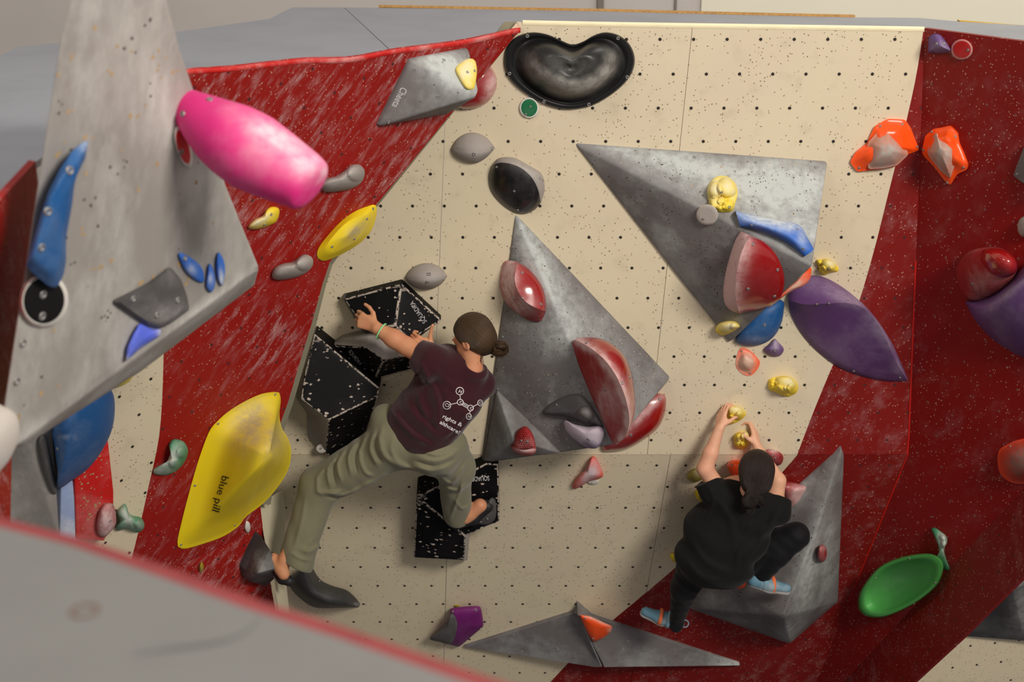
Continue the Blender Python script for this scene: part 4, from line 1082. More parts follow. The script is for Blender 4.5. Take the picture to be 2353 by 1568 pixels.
volume('left_low_grey_volume', 'low grey triangular volume at the bottom edge, left of the seam', 'climbing volume', PD,
     [(1064, 1489, .02), (1318, 1412, .03), (1330, 1414, .10), (1384, 1535, .12), (1370, 1534, .10)], [(0, 1, 2, 3, 4)], 'grey', .008, cuts=2, chalk=[(1362, 1480, 6, 60, .5, -24)], bo=[(1315, 1425), (1282, 1494), (1180, 1460)], br=.006)
T4r = volume('right_low_grey_volume', 'low grey triangular volume at the bottom edge, pointing right onto the red', 'climbing volume', PD,
     [(1327, 1412, .10), (1360, 1420, .03), (1700, 1528, .02), (1700, 1531, .02), (1388, 1535, .12)], [(0, 1, 2, 3, 4)], 'grey', .008, cuts=2, chalk=[(1690, 1528, 22, 8, .9), (1395, 1520, 12, 8, .6)], bo=[(1652, 1521)], br=.006)
dome('orange_triangle_hold', 'orange triangular hold at the top of the right low volume', 'climbing hold', ov(PD, .085),
     [(1331, 1413), (1355, 1416), (1408, 1440), (1404, 1452), (1385, 1468), (1363, 1476), (1350, 1455)], .03, mat='orange', poly=True, chalk=[(1375, 1424, 34, 6, 1, 22), (1405, 1448, 8, 8, .7)], bo=[(1345, 1421), (1363, 1468)], br=.006, rim=.03)
ph = dome('magenta_shield_hold', 'deep magenta shield hold with dark grey cut-out near the blurred wall edge', 'climbing hold', PD,
     [(1035, 1398), (1068, 1394), (1104, 1393), (1108, 1410), (1112, 1440), (1085, 1462), (1055, 1488), (1025, 1480), (986, 1468), (1010, 1446), (1030, 1425)], .06, mat='magenta', poly=True, bo=[(1041, 1406), (1094, 1403), (1104, 1445)], br=.006, rim=.03)
dome('scoop', 'dark grey matte scoop', None, ov(PD, .05), [(1035, 1410), (1048, 1414), (1056, 1432), (1052, 1455), (1036, 1480), (1010, 1476), (987, 1468), (1010, 1447), (1028, 1428)], .05, mat='dark_grey', parent=ph, rim=.01, chalk=[(1054, 1440, 5, 30, .5)])
dome('yellow_tag_chip', 'tiny dull yellow chip just above the magenta shield hold', 'climbing hold', PD, [(1044, 1392), (1052, 1390), (1056, 1394), (1050, 1397), (1045, 1396)], .006, mat='yellow_green')

# chipped black volumes
def chip(label, verts, faces, pl=PM, grp='chipped black volumes around the woman', **k):
    return volume('chipped_black_volume', label, 'climbing volume', pl, verts, faces, 'chip', .006, cuts=3, edgechalk=.02, group=grp, **k)
c1 = chip('chipped black faceted volume held by the woman, uppermost of the four',
     [(790, 688, .07), (922, 653, .06), (1014, 736, .05), (942, 783, .22), (908, 749, .17), (838, 757, .12), (890, 751, .22), (942, 792, .08), (860, 770, .0)],
     [(0, 1, 4, 6, 5), (1, 2, 3, 4), (6, 4, 3, 7), (5, 6, 7, 8), (3, 2, 7)], planar=[(0, 1, 4, [5, 6]), (1, 2, 4, [3])])
lettering(c1, 'SQUADRA', (981, 739), (949, 691), 11, M['grey_ink'])
volume('edge', 'dark grey side edge', None, PM, [(788, 686, .06), (792, 687, .072), (838, 757, .13), (832, 762, .04)], [(0, 1, 2, 3)], 'dark_grey', 0, parent=c1)
c2 = chip('chipped black volume with grey top facet below the uppermost one',
     [(766, 796, .04), (842, 798, .17), (882, 828, .20), (862, 870, .03), (957, 812, .05), (961, 845, .03)],
     [(0, 1, 2, 3), (2, 4, 5, 3)])
volume('top_facet', 'worn grey upper facet', None, PM, [(764, 793, .04), (785, 780, .05), (845, 766, .06), (905, 770, .06), (960, 790, .05), (957, 813, .06), (882, 828, .20), (842, 798, .17)], [(0, 1, 2, 7), (7, 2, 3, 6), (6, 3, 4, 5)], 'grey_hold', .004, parent=c2, cuts=2, chalk=[(880, 815, 40, 14, .8, 30)])
lettering(c2, 'SQUADRA', (800, 808), (826, 841), 9, M['grey_ink'])
c3 = chip('largest chipped black volume at the end of the red face, left of the woman',
     [(722, 768, .10), (872, 893, .12), (869, 910, .12), (755, 966, .24), (691, 918, .16), (700, 860, .14), (862, 935, .03), (842, 992, .02), (764, 1053, .02), (746, 1042, .05)],
     [(0, 1, 2, 3, 4, 5), (3, 2, 6, 7, 8, 9)], planar=[(0, 1, 3, [2, 4, 5]), (3, 2, 8, [6, 7])])
volume('side_facet', 'grey side facet', None, PM, [(716, 767, .02), (722, 768, .10), (700, 860, .14), (691, 918, .16), (755, 966, .24), (746, 1042, .05), (735, 1038, .02), (706, 1005, .0), (705, 950, .02), (681, 915, .02), (684, 890, .02)],
     [(0, 1, 2, 10), (10, 2, 3, 9), (9, 3, 4, 8), (8, 4, 5, 7), (7, 5, 6)], 'grey_hold', .004, parent=c3, cuts=2)
disc('white_round_nub', 'small white ringed nub at the foot of the largest chipped black volume', 'climbing hold', ov(PM, .04), 739, 1031, 13, 11, 0, 'pale', 'white', .2, .02, [(737, 1031)], .006)
c4 = chip('lowest chipped black volume, the one under the woman\'s right foot',
     [(957, 1142, .14), (1095, 1078, .08), (1118, 1066, .06), (1145, 1068, .06), (1147, 1200, .08), (1078, 1228, .14), (1070, 1233, .17), (1066, 1289, .10), (950, 1283, .10)],
     [(0, 6, 7, 8), (0, 1, 2, 3, 4, 5, 6)], PD, planar=[(0, 3, 6, [1, 2, 4, 5]), (0, 6, 8, [7])])
volume('side_facet', 'pale worn side facet', None, PD, [(1070, 1233, .17), (1079, 1230, .10), (1074, 1289, .03), (1066, 1289, .10)], [(0, 1, 2, 3)], 'grey_hold', .002, parent=c4)
lettering(c4, 'SQUADRA', (1124, 1094), (1076, 1097), 11, M['white_ink'])
FG = ov(PD, .10)
dome('foot_pad_hold', 'grey pad hold under the woman\'s right shoe on the lowest black volume', 'climbing hold', FG,
     [(1075, 1198), (1090, 1190), (1112, 1168), (1125, 1146), (1137, 1148), (1141, 1175), (1136, 1198), (1115, 1210), (1092, 1207)], .05, mat='dark_grey', rim=.02, bo=[(1120, 1193), (1105, 1200)], br=.006)
volume('dark_facet_volume', 'dark grey faceted foothold volume at the foot of the red face', 'climbing volume', ov(PL3, .02),
     [(600, 1231, .03), (620, 1262, .12), (642, 1305, .20), (636, 1326, .10), (612, 1348, .02), (570, 1336, .04), (565, 1312, .04), (580, 1270, .03), (592, 1318, .16)],
     [(0, 1, 8, 7), (1, 2, 8), (7, 8, 6), (8, 2, 3, 4, 5), (6, 8, 5)], 'charcoal', .004, cuts=2, chalk=[(600, 1300, 26, 30, .8), (585, 1320, 20, 10, .7)])
ridge('dark_claw_hold', 'dark grey claw-shaped hold pointing right under the woman\'s left foot', 'climbing hold', PD,
     [(716, 1292), (722, 1312), (738, 1334), (765, 1347), (795, 1356), (815, 1372), (828, 1389)],
     [(700, 1300), (700, 1325), (708, 1350), (722, 1368), (752, 1382), (790, 1391), (826, 1393)],
     [(680, 1316), (662, 1332), (668, 1352), (690, 1376), (722, 1396), (770, 1398), (824, 1396)], .16, 'charcoal', ends=(.6, .05), pA=.9, bo=[(734, 1336), (815, 1388)], br=.006, chalk=[(822, 1392, 10, 6, .9)])

# holds round the person in black
dome('red_scoop_hold', 'red hold with a pale notch right of the black-haired head', 'climbing hold', PD,
     [(1750, 1040), (1765, 1033), (1782, 1035), (1796, 1043), (1800, 1055), (1794, 1068), (1780, 1070), (1762, 1062), (1752, 1052)], .05, mat='red_matte', chalk=[(1778, 1036, 12, 6, 1)], bo=[(1775, 1047), (1781, 1053)], br=.005)
dome('orange_block_hold', 'bright orange block hold behind the left of the dark-haired head', 'climbing hold', PD,
     [(1669, 1068), (1680, 1057), (1705, 1057), (1725, 1060), (1730, 1090), (1720, 1125), (1695, 1120), (1682, 1100), (1674, 1082)], .09, mat='orange', poly=True, rim=.03, bo=[(1682, 1069)], br=.006)
dome('olive_oval_hold', 'dull olive-yellow oval hold beside the left elbow of the person in black', 'climbing hold', PD,
     [(1578, 1098), (1586, 1082), (1600, 1076), (1614, 1078), (1618, 1095), (1606, 1106), (1590, 1108)], .05, mat='yellow_green', chalk=[(1600, 1086, 12, 8, .7)])
dome('yellow_nub_hold', 'small yellow hold peeking from behind the left shoulder in black', 'climbing hold', PD,
     [(1597, 1132), (1606, 1122), (1622, 1126), (1628, 1145), (1616, 1154), (1602, 1148)], .05, mat='yellow_hold')
dome('yellow_nub_hold', 'tiny yellow hold half hidden by the hip of the person in black', 'climbing hold', PD,
     [(1540, 1276), (1546, 1272), (1556, 1276), (1556, 1292), (1544, 1290)], .03, mat='yellow_hold')
dome('red_white_hold', 'dark red hold with broad chalk-white edge between shoulder and grey pyramid', 'climbing hold', PD,
     [(1782, 1108), (1808, 1106), (1835, 1112), (1858, 1120), (1850, 1145), (1838, 1170), (1815, 1180), (1795, 1150)], .08, (1815, 1135), 'red_gloss', chalk=[(1840, 1138, 24, 40, 1.3, 20)], bo=[(1798, 1120)], br=.007)
dome('orange_foot_hold', 'bright orange hold on the grey pyramid beside the blue climbing shoe', 'climbing hold', ov(facet(PD, T3v[7], T3v[8], T3v[5]), .005),
     [(1655, 1325), (1680, 1318), (1712, 1320), (1718, 1335), (1712, 1350), (1700, 1355), (1680, 1345)], .04, mat='orange', poly=True, bo=[(1703, 1347)], br=.005, rim=.02)

# ---------------------------------------------------------------- right-hand side
oa = dome('orange_winged_hold', 'bright orange angular hold with chalk-grey face at the right edge of the cream', 'climbing hold', PM,
     [(2010, 290), (2040, 273), (2080, 275), (2092, 292), (2103, 320), (2113, 345), (2085, 355), (2060, 382), (2030, 388), (1970, 395), (1953, 373), (1966, 350), (1993, 328)], .05, (2035, 335), 'orange', poly=True, prof=[(0, 0), (.25, .35), (.5, .9), (1, 1)],
     bo=[(2023, 290), (2073, 286), (2108, 337), (1974, 386)], br=.006, N=80, rim=.015)
dome('chalky_face', 'chalk-grey matte face', None, ov(PM, .02), [(1994, 328), (2012, 308), (2042, 293), (2066, 318), (2080, 335), (2088, 355), (2062, 380), (2030, 387), (1995, 389)], .068, (2040, 345), 'orange_matte', poly=True, prof=[(0, 0), (.35, .55), (.7, .95), (1, 1)], parent=oa, rim=.016, chalk=[(2040, 350, 34, 30, .7)])
ob = dome('orange_winged_hold', 'bright orange angular hold with chalk-grey face on the dark red wall', 'climbing hold', PR,
     [(2118, 348), (2126, 312), (2145, 296), (2165, 293), (2185, 288), (2202, 305), (2205, 328), (2216, 352), (2226, 378), (2222, 390), (2200, 400), (2183, 427), (2170, 415), (2145, 382), (2122, 358)], .055, (2165, 345), 'orange', poly=True, prof=[(0, 0), (.25, .3), (.5, .9), (1, 1)],
     bo=[(2141, 303), (2195, 314), (2214, 385), (2177, 420), (2122, 345)], br=.006, N=80, rim=.015)
dome('chalky_face', 'chalk-grey matte face', None, ov(PR, .022), [(2150, 304), (2158, 312), (2180, 322), (2196, 340), (2198, 368), (2184, 411), (2160, 392), (2134, 360), (2130, 348), (2138, 325)], .075, (2162, 350), 'orange_matte', poly=True, prof=[(0, 0), (.35, .55), (.7, .95), (1, 1)], parent=ob, rim=.016, chalk=[(2160, 340, 24, 40, .7)])
dome('purple_wedge_hold', 'small purple wedge hold at the top corner of the dark red wall', 'climbing hold', PR,
     [(2134, 84), (2148, 76), (2162, 80), (2174, 96), (2188, 118), (2175, 121), (2155, 122), (2132, 121)], .05, mat='purple_hold', poly=True, bo=[(2152, 101), (2169, 100)], br=.007, p=.8)
disc('round_red_hold', 'flat red disc hold with a pink rim in the top right corner', 'climbing hold', PR, 2210, 114, 25, 24, 0, hold_mat('red_disc_face', srgb(176, 16, 22), .4, .05), hold_mat('pink_rim', srgb(206, 140, 136), .6, .2), .12, .012, [(2225, 115)], .006)
volume('grey_corner_volume', 'grey volume corner cut by the right picture edge', 'climbing volume', PR, [(2352, 335, .02), (2420, 330, .1), (2420, 440, .1), (2350, 422, .02), (2326, 405, .02)], [(0, 1, 2, 3, 4)], 'grey', .008, bo=[(2337, 400)], br=.006)
dome('grey_round_hold', 'pale grey round hold cut by the right picture edge', 'climbing hold', PR, [(2338, 520), (2345, 502), (2365, 496), (2385, 510), (2380, 540), (2355, 546), (2342, 538)], .05, mat='grey_hold')
rb = dome('red_ball_hold', 'dark red hold of three nested round bulges at the right edge', 'climbing hold', PR,
     [(2213, 590), (2235, 575), (2270, 568), (2305, 572), (2330, 592), (2338, 620), (2325, 650), (2290, 675), (2255, 692), (2225, 690), (2208, 670), (2198, 640), (2199, 615)], .10, (2262, 628), 'red_matte', N=80, K=20, lumps=[(2275, 622, 62, .05)], bo=[(2235, 653)], br=.007)
dome('middle_bulge', None, None, ov(PR, .04), [(2222, 590), (2245, 575), (2285, 570), (2318, 580), (2336, 605), (2330, 640), (2300, 668), (2262, 682), (2228, 662), (2212, 628)], .12, (2280, 620), 'red_matte', parent=rb, N=64)
dome('glossy_ball', 'glossy dark red ball face', None, ov(PR, .12), [(2262, 574), (2300, 572), (2328, 588), (2338, 612), (2328, 632), (2300, 640), (2272, 630), (2254, 606), (2252, 588)], .09, (2296, 606), 'red_gloss', parent=rb, N=64)
ridge('purple_edge_hold', 'big purple rounded hold cut by the right picture edge below the red bulges', 'climbing hold', PR,
     [(2219, 692), (2250, 690), (2290, 668), (2330, 635), (2380, 590), (2450, 560)], [(2219, 694), (2260, 712), (2300, 695), (2345, 655), (2400, 620), (2455, 600)], [(2219, 696), (2240, 735), (2275, 775), (2315, 803), (2353, 822), (2450, 850)], .20, 'purple', N=40, chalk=[(2330, 665, 70, 10, .6, -38)], ends=(.05, .8))
dome('orange_rim_hold', 'orange-rimmed hold with grey dome cut by the right picture edge', 'climbing hold', PR,
     [(2292, 1060), (2296, 1035), (2318, 1020), (2345, 1010), (2400, 1005), (2410, 1105), (2353, 1112), (2320, 1108), (2298, 1088)], .10, (2355, 1058), hold_mat('orange_dusky', srgb(226, 62, 24), .45, .1, srgb(150, 108, 100), .2), prof=[(0, 0), (.12, .08), (.5, .8), (1, 1)], chalk=[(2345, 1060, 32, 34, 1.2)], bo=[(2322, 1026)], br=.005)
gl = dome('green_dish_hold', 'green oval dish-shaped hold with a bright rim on the lower right red wall', 'climbing hold', PR,
     [(1972, 1392), (1975, 1365), (1990, 1338), (2015, 1308), (2045, 1290), (2088, 1277), (2135, 1273), (2160, 1284), (2168, 1305), (2155, 1342), (2120, 1375), (2075, 1402), (2030, 1419), (1995, 1418), (1978, 1408)], .05, (2070, 1345), 'green', prof=[(0, 0), (.03, 1), (.12, 1), (.3, .2), (.7, -.6), (1, -.7)],
     N=90, K=20, rim=.045, chalk=[(2060, 1330, 60, 26, .25, -25)], bo=[(2012, 1329), (2090, 1284), (2150, 1340), (2100, 1388), (1990, 1415)], br=.005)
dome('green_twig_hold', 'small green and chalk-white curled hold above the green dish', 'climbing hold', PR,
     [(2140, 1216), (2150, 1214), (2162, 1222), (2174, 1232), (2177, 1246), (2170, 1262), (2174, 1285), (2182, 1305), (2178, 1312), (2160, 1302), (2148, 1288), (2158, 1280), (2157, 1262), (2152, 1242)], .05, mat='green_hold', chalk=[(2166, 1242, 10, 22, 1.2), (2172, 1255, 8, 10, .9)], lumps=[(2168, 1235, 9, .02), (2170, 1252, 9, .02)])
volume('black_corner_volume', 'black and grey faceted volume on the cream panel in the lower right corner', 'climbing volume', PE,
     [(2200, 1462, .02), (2262, 1405, .08), (2326, 1352, .22), (2400, 1330, .15), (2420, 1475, .10), (2353, 1474, .05)], [(0, 1, 2, 5), (2, 3, 4, 5)], 'charcoal', .006, cuts=2, chalk=[(2360, 1400, 30, 60, 1.2)])


# ---------------------------------------------------------------- old screw holes: tiny pits with worn rims
def pits(parent, poly, n, r, mat, name='screw_hole', seed=1, clus=.6):
    rg = random.Random(seed); b = bvh_of(parent); vs = []; fs = []
    xs = [p[0] for p in poly]; ys = [p[1] for p in poly]
    def inside(x, y):
        c = False
        for i in range(len(poly)):
            (x1, y1), (x2, y2) = poly[i - 1], poly[i]
            if (y1 > y) != (y2 > y) and x < (x2 - x1) * (y - y1) / (y2 - y1) + x1: c = not c
        return c
    last = None; k = 0
    while k < n:
        if last and rg.random() < clus: x, y = last[0] + rg.gauss(0, 14), last[1] + rg.gauss(0, 14)
        else: x, y = rg.uniform(min(xs), max(xs)), rg.uniform(min(ys), max(ys))
        if not inside(x, y): last = None; continue
        last = (x, y); k += 1
        loc, nr = hit(b, x, y); u = nr.orthogonal().normalized(); v = nr.cross(u); rad = r * rg.uniform(.6, 1.3); c0 = len(vs)
        for i in range(7):
            t = 6.283 * i / 7; q = rad * rg.uniform(.75, 1.2); vs.append(loc + (u * math.cos(t) + v * math.sin(t)) * q + nr * .0007)
        fs.append(tuple(range(c0, c0 + 7)))
    return tag(make(name, vs, fs, mat, parent), kind='stuff')
tan = plain('raw_wood_pit', srgb(176, 146, 104), .9); brn = plain('dark_pit', srgb(62, 48, 40), .9); wht = plain('chalk_pit', srgb(206, 196, 186), .9)
finp = [(150, 60), (380, 30), (430, 200), (520, 440), (570, 600), (250, 800), (40, 980), (60, 640)]
pits(V1, finp, 70, .0058, tan, seed=4); pits(V1, finp, 46, .0042, brn, seed=9)
t1l = [(1180, 510), (1395, 1005), (1120, 1045), (1150, 640)]; t1r = [(1195, 515), (1520, 865), (1425, 990)]
t2l = [(1340, 352), (1850, 612), (1690, 760)]; t2u = [(1350, 342), (1885, 385), (1860, 590)]
pits(T1, t1l, 150, .0026, brn, seed=11); pits(T1, t1l, 120, .0022, wht, seed=12); pits(T1, t1r, 90, .0024, brn, seed=13); pits(T1, t1r, 70, .0022, wht, seed=14)
pits(T2, t2l, 150, .0025, brn, seed=15); pits(T2, t2l, 120, .0022, tan, seed=16); pits(T2, t2u, 110, .0024, brn, seed=17); pits(T2, t2u, 60, .0022, wht, seed=18)
pits(T3, [(1925, 1060), (1918, 1375), (1815, 1465), (1600, 1390), (1830, 1140)], 60, .0034, brn, seed=19)
pits(RV, [(180, 1040), (240, 1020), (255, 1130), (255, 1190), (185, 1200)], 26, .0055, tan, seed=21, clus=.8)

# ================================================================== people: one continuous skin each, clothes as children
def catm3(pts):
    d = catmull([tuple(p) for p in pts], 9, False)
    return [np.array(p, float) for p in d]
class Shape:
    """signed-distance modelling: rounded cones and ellipsoids blended together, then meshed by surface nets"""
    def __init__(s): s.items = []
    def cap(s, a, b, ra, rb, k=.015, flat=None, sub=False):
        a = np.array(a, float); b = np.array(b, float)
        s.items.append(('cap', a, b, ra, rb, k, flat, sub)); return s
    def ell(s, c, axes, r, k=.015, sub=False):
        s.items.append(('ell', np.array(c, float), np.array([np.array(x, float) / np.linalg.norm(x) for x in axes]), np.array(r, float), k, sub)); return s
    def cut(s, p, n, k=.004):      # remove the side that n points to
        n = np.array(n, float); s.items.append(('cut', np.array(p, float), n / np.linalg.norm(n), k)); return s
    def fold(s, pts, w, amp):
        s.items.append(('fold', catm3(pts), w, amp)); return s
    def wave(s, fn): s.items.append(('wave', fn)); return s
    def ev(s, P):
        d = None
        for it in s.items:
            if it[0] == 'cap':
                _, a, b, ra, rb, k, flat, sub = it
                ba = b - a; q = P - a
                t = np.clip(q @ ba / max(1e-9, ba @ ba), 0, 1)
                v = q - t[:, None] * ba
                if flat is not None:
                    n, f = flat; n = np.array(n, float); n = n / np.linalg.norm(n)
                    v = v + np.outer(v @ n, n) * (1 / f - 1)
                x = np.sqrt((v * v).sum(1)) - (ra + (rb - ra) * t)
                if flat is not None and flat[1] < 1: x = x * (.5 + .5 * flat[1])
            elif it[0] == 'ell':
                _, c, A, r, k, sub = it
                q = (P - c) @ A.T
                k0 = np.sqrt(((q / r) ** 2).sum(1)); k1 = np.sqrt(((q / r ** 2) ** 2).sum(1)) + 1e-9
                x = k0 * (k0 - 1) / k1
            elif it[0] == 'cut':
                _, p, n, k = it
                x = (P - p) @ n
                h = np.clip(.5 + .5 * (x - d) / k, 0, 1)
                d = d + (x - d) * h + k * h * (1 - h); continue
            elif it[0] == 'fold':
                _, pts, w, amp = it
                C0 = np.array(CAM); m = np.full(len(P), 1e9); e = np.ones(len(P))
                proj = lambda X: (lambda q: np.stack([q @ np.array(RT), q @ np.array(UP)], -1) / (q @ np.array(FWD))[..., None] * 6.9)(X - C0)
                u = proj(P); pp = proj(np.array(pts)); n_ = len(pp) - 1
                for j_, (a, b) in enumerate(zip(pp, pp[1:])):
                    ba = b - a; q = u - a; t = np.clip(q @ ba / (ba @ ba), 0, 1)
                    v = q - t[:, None] * ba; mm = (v * v).sum(1)
                    g_ = (j_ + t) / n_; ee = np.clip(4 * np.minimum(g_, 1 - g_) + .25, 0, 1)
                    e = np.where(mm < m, ee, e); m = np.minimum(m, mm)
                d = d - amp * e * np.exp(-m / w ** 2); continue
            else:
                d = d - it[1](P); continue
            if d is None: d = x; continue
            if sub:
                h = np.clip(.5 - .5 * (d + x) / k, 0, 1)
                d = d * (1 - h) - x * h + k * h * (1 - h)
            else:
                h = np.clip(.5 + .5 * (d - x) / k, 0, 1)
                d = d * (1 - h) + x * h - k * h * (1 - h)
        return d
    def mesh(s, name, mat, parent, res=.005, chalk=None):
        pts = []
        for it in s.items:
            if it[0] == 'cap' and not it[7]:
                for c, r in ((it[1], it[3]), (it[2], it[4])):
                    R = r * max(1, it[6][1] if it[6] else 1) + .02; pts += [c - R, c + R]
            if it[0] == 'ell' and not it[5]: R = it[3].max() + .02; pts += [it[1] - R, it[1] + R]
        lo = np.min(pts, 0); hi = np.max(pts, 0)
        B = 12
        nb = np.ceil((hi - lo) / res / B).astype(int); n = nb * B
        F = np.empty(tuple(n), np.float32)
        cx = np.stack(np.meshgrid(*[np.arange(m) for m in nb], indexing='ij'), -1).reshape(-1, 3)
        cc = lo + (cx * B + (B - 1) / 2) * res
        dv = s.ev(cc); lim = res * B * .95 + .012
        loc = np.stack(np.meshgrid(*[np.arange(B)] * 3, indexing='ij'), -1).reshape(-1, 3)
        near = np.abs(dv) < lim
        Fb = F.reshape(nb[0], B, nb[1], B, nb[2], B).transpose(0, 2, 4, 1, 3, 5)
        for c, d, nr in zip(cx, dv, near):
            if not nr: Fb[c[0], c[1], c[2]] = d
        idx = cx[near]
        for i in range(0, len(idx), 160):
            ch = idx[i:i + 160]
            P = (lo + (ch[:, None, :] * B + loc[None]) * res).reshape(-1, 3)
            D = s.ev(P).reshape(len(ch), B, B, B)
            for c, v in zip(ch, D): Fb[c[0], c[1], c[2]] = v
        F = np.ascontiguousarray(Fb.transpose(0, 3, 1, 4, 2, 5)).reshape(tuple(n))
        S = F < 0
        # surface nets
        acc = np.zeros(tuple(n - 1) , bool); 
        allc = [S[a:n[0] - 1 + a, b:n[1] - 1 + b, c:n[2] - 1 + c] for a in (0, 1) for b in (0, 1) for c in (0, 1)]
        anyv = np.logical_or.reduce(allc); allv = np.logical_and.reduce(allc)
        act = anyv & ~allv
        ids = np.argwhere(act); lab = np.full(act.shape, -1, np.int64); lab[act] = np.arange(len(ids))
        sm = np.zeros((len(ids), 3)); ct = np.zeros(len(ids))
        corners = [(a, b, c) for a in (0, 1) for b in (0, 1) for c in (0, 1)]
        for a in corners:
            for ax in range(3):
                if a[ax]: continue
                b = list(a); b[ax] = 1
                fa = F[tuple((ids + a).T)]; fb = F[tuple((ids + b).T)]
                x = (fa < 0) != (fb < 0)
                t = fa / np.where(x, fa - fb, 1)
                pa = np.array(a, float)[None].repeat(len(ids), 0); pa[:, ax] += t
                sm[x] += pa[x]; ct[x] += 1
        V = lo + (ids + sm / ct[:, None]) * res
        quads = []
        for ax in range(3):
            u, v = [(1, 2), (2, 0), (0, 1)][ax]
            sl0 = [slice(None)] * 3; sl1 = [slice(None)] * 3
            sl0[ax] = slice(0, n[ax] - 1); sl1[ax] = slice(1, n[ax])
            e = np.argwhere(S[tuple(sl0)] != S[tuple(sl1)])
            e = e[(e[:, u] > 0) & (e[:, v] > 0) & (e[:, u] < n[u] - 1) & (e[:, v] < n[v] - 1)]
            du = np.zeros(3, int); du[u] = 1; dw = np.zeros(3, int); dw[v] = 1
            q = np.stack([lab[tuple((e - du - dw).T)], lab[tuple((e - dw).T)], lab[tuple(e.T)], lab[tuple((e - du).T)]], 1)
            ins = S[tuple(e.T)]
            q[~ins] = q[~ins][:, ::-1]
            quads.append(q)
        Q = np.concatenate(quads); Q = Q[(Q >= 0).all(1)]
        c = V.mean(0)
        me = bpy.data.meshes.new(name)
        me.vertices.add(len(V)); me.vertices.foreach_set('co', (V - c).astype(np.float32).ravel())
        me.loops.add(len(Q) * 4); me.loops.foreach_set('vertex_index', Q.ravel().astype(np.int32))
        me.polygons.add(len(Q)); me.polygons.foreach_set('loop_start', np.arange(0, len(Q) * 4, 4, dtype=np.int32))
        me.update(calc_edges=True); me.validate()
        me.materials.append(mat); me.shade_smooth()
        o = bpy.data.objects.new(name, me); COL.objects.link(o)
        o.parent = parent; o.location = Vector(c) - (abs_loc(parent) if parent else Vector())
        md = o.modifiers.new('soften', 'SMOOTH'); md.factor = .5; md.iterations = 3
        return o

def nv(v): v = np.array(v, float); return v / np.linalg.norm(v)
def cdir(x, yd, z): return nv(np.array(RT) * x - np.array(UP) * yd + np.array(FWD) * z)     # direction: right, down in the picture, away
def w3(px, py, z): return np.array(W(px, py, z))

def head(s, c, F, U, sc=1.0, k=.012):
    """skull, jaw, brow, nose, lips, chin, ears; F = where the face looks, U = crown"""
    F = nv(F); U = nv(np.array(U) - F * np.dot(U, F)); R = np.cross(F, U)
    p = lambda f, u, r=0: c + (F * f + U * u + R * r) * sc
    A = [F, U, R]
    s.ell(p(-.012, .018), A, np.array([.094, .088, .074]) * sc, .02)
    s.ell(p(.030, -.030), A, np.array([.058, .072, .056]) * sc, .03)
    s.ell(p(.052, -.088), A, np.array([.024, .018, .026]) * sc, .02)
    for q in (-1, 1):
        s.ell(p(.056, -.030, .034 * q), A, np.array([.022, .022, .022]) * sc, .018)
        s.ell(p(.083, .010, .032 * q), A, np.array([.012, .012, .018]) * sc, .010, sub=True)
        s.ell(p(.074, .010, .032 * q), A, np.array([.013, .012, .013]) * sc, .003)
        s.ell(p(.078, .028, .030 * q), A, np.array([.012, .006, .020]) * sc, .010)
        s.ell(p(-.008, -.012, .076 * q), [nv(F + R * q * .5), U, np.cross(F, U)], np.array([.019, .031, .008]) * sc, .006)
        s.ell(p(-.004, -.010, .084 * q), [F, U, R], np.array([.010, .018, .006]) * sc, .004, sub=True)
    s.cap(p(.084, .014), p(.104, -.024), .007 * sc, .011 * sc, .010)
    s.ell(p(.090, -.030), A, np.array([.012, .008, .018]) * sc, .008)
    s.ell(p(.084, -.052), A, np.array([.010, .005, .022]) * sc, .006)
    s.ell(p(.082, -.063), A, np.array([.010, .006, .019]) * sc, .006)
    return p, (F, U, R)

def hand(s, wr, D, N, T, sc=1.0, curls=((.5, .7, .5),) * 4, thumb=((.3, .9, .1), (.5, .6, .3)), spread=.10, fk=.003):
    """palm and five separate fingers. D = towards the fingers, N = where the palm faces, T = thumb side"""
    D = nv(D); N = nv(np.array(N) - D * np.dot(N, D)); T0 = np.cross(D, N); T = T0 if np.dot(T0, T) > 0 else -T0
    offs = (.030, .0105, -.0095, -.028); L = ((.044, .027, .021), (.049, .030, .022), (.045, .028, .021), (.035, .021, .019)); kn = (.086, .090, .085, .077)
    for o, q in zip(offs, kn):
        s.cap(wr + T * o * .45 * sc + D * .010 * sc, wr + (D * q + T * o) * sc, .014 * sc, .0115 * sc, .012)
    s.cap(wr + T * .012 * sc, wr + (T * .030 + D * .045 + N * .008) * sc, .016 * sc, .014 * sc, .014)
    for o, q, l, cu, j in zip(offs, kn, L, curls, range(4)):
        a = wr + (D * q + T * o) * sc; ang = 0
        dd = nv(D + T * (o * spread * 60 * .12))
        r = (.0092, .0086, .0078) if j < 3 else (.0080, .0074, .0068)
        for ln, c_, rr in zip(l, cu, r):
            ang += c_
            d = dd * math.cos(ang) + N * math.sin(ang)
            b = a + d * ln * sc
            s.cap(a, b, rr * sc, rr * .92 * sc, fk); a = b
    a = wr + (T * .024 + D * .018 + N * .006) * sc
    for i, (dx, ln, rr) in enumerate(zip(thumb, (.040, .034, .027), (.0135, .0108, .0096))):
        d = nv(D * dx[0] + T * dx[1] + N * dx[2]); b = a + d * ln * sc
        s.cap(a, b, rr * sc, rr * .9 * sc, .006 if i == 0 else .003); a = b

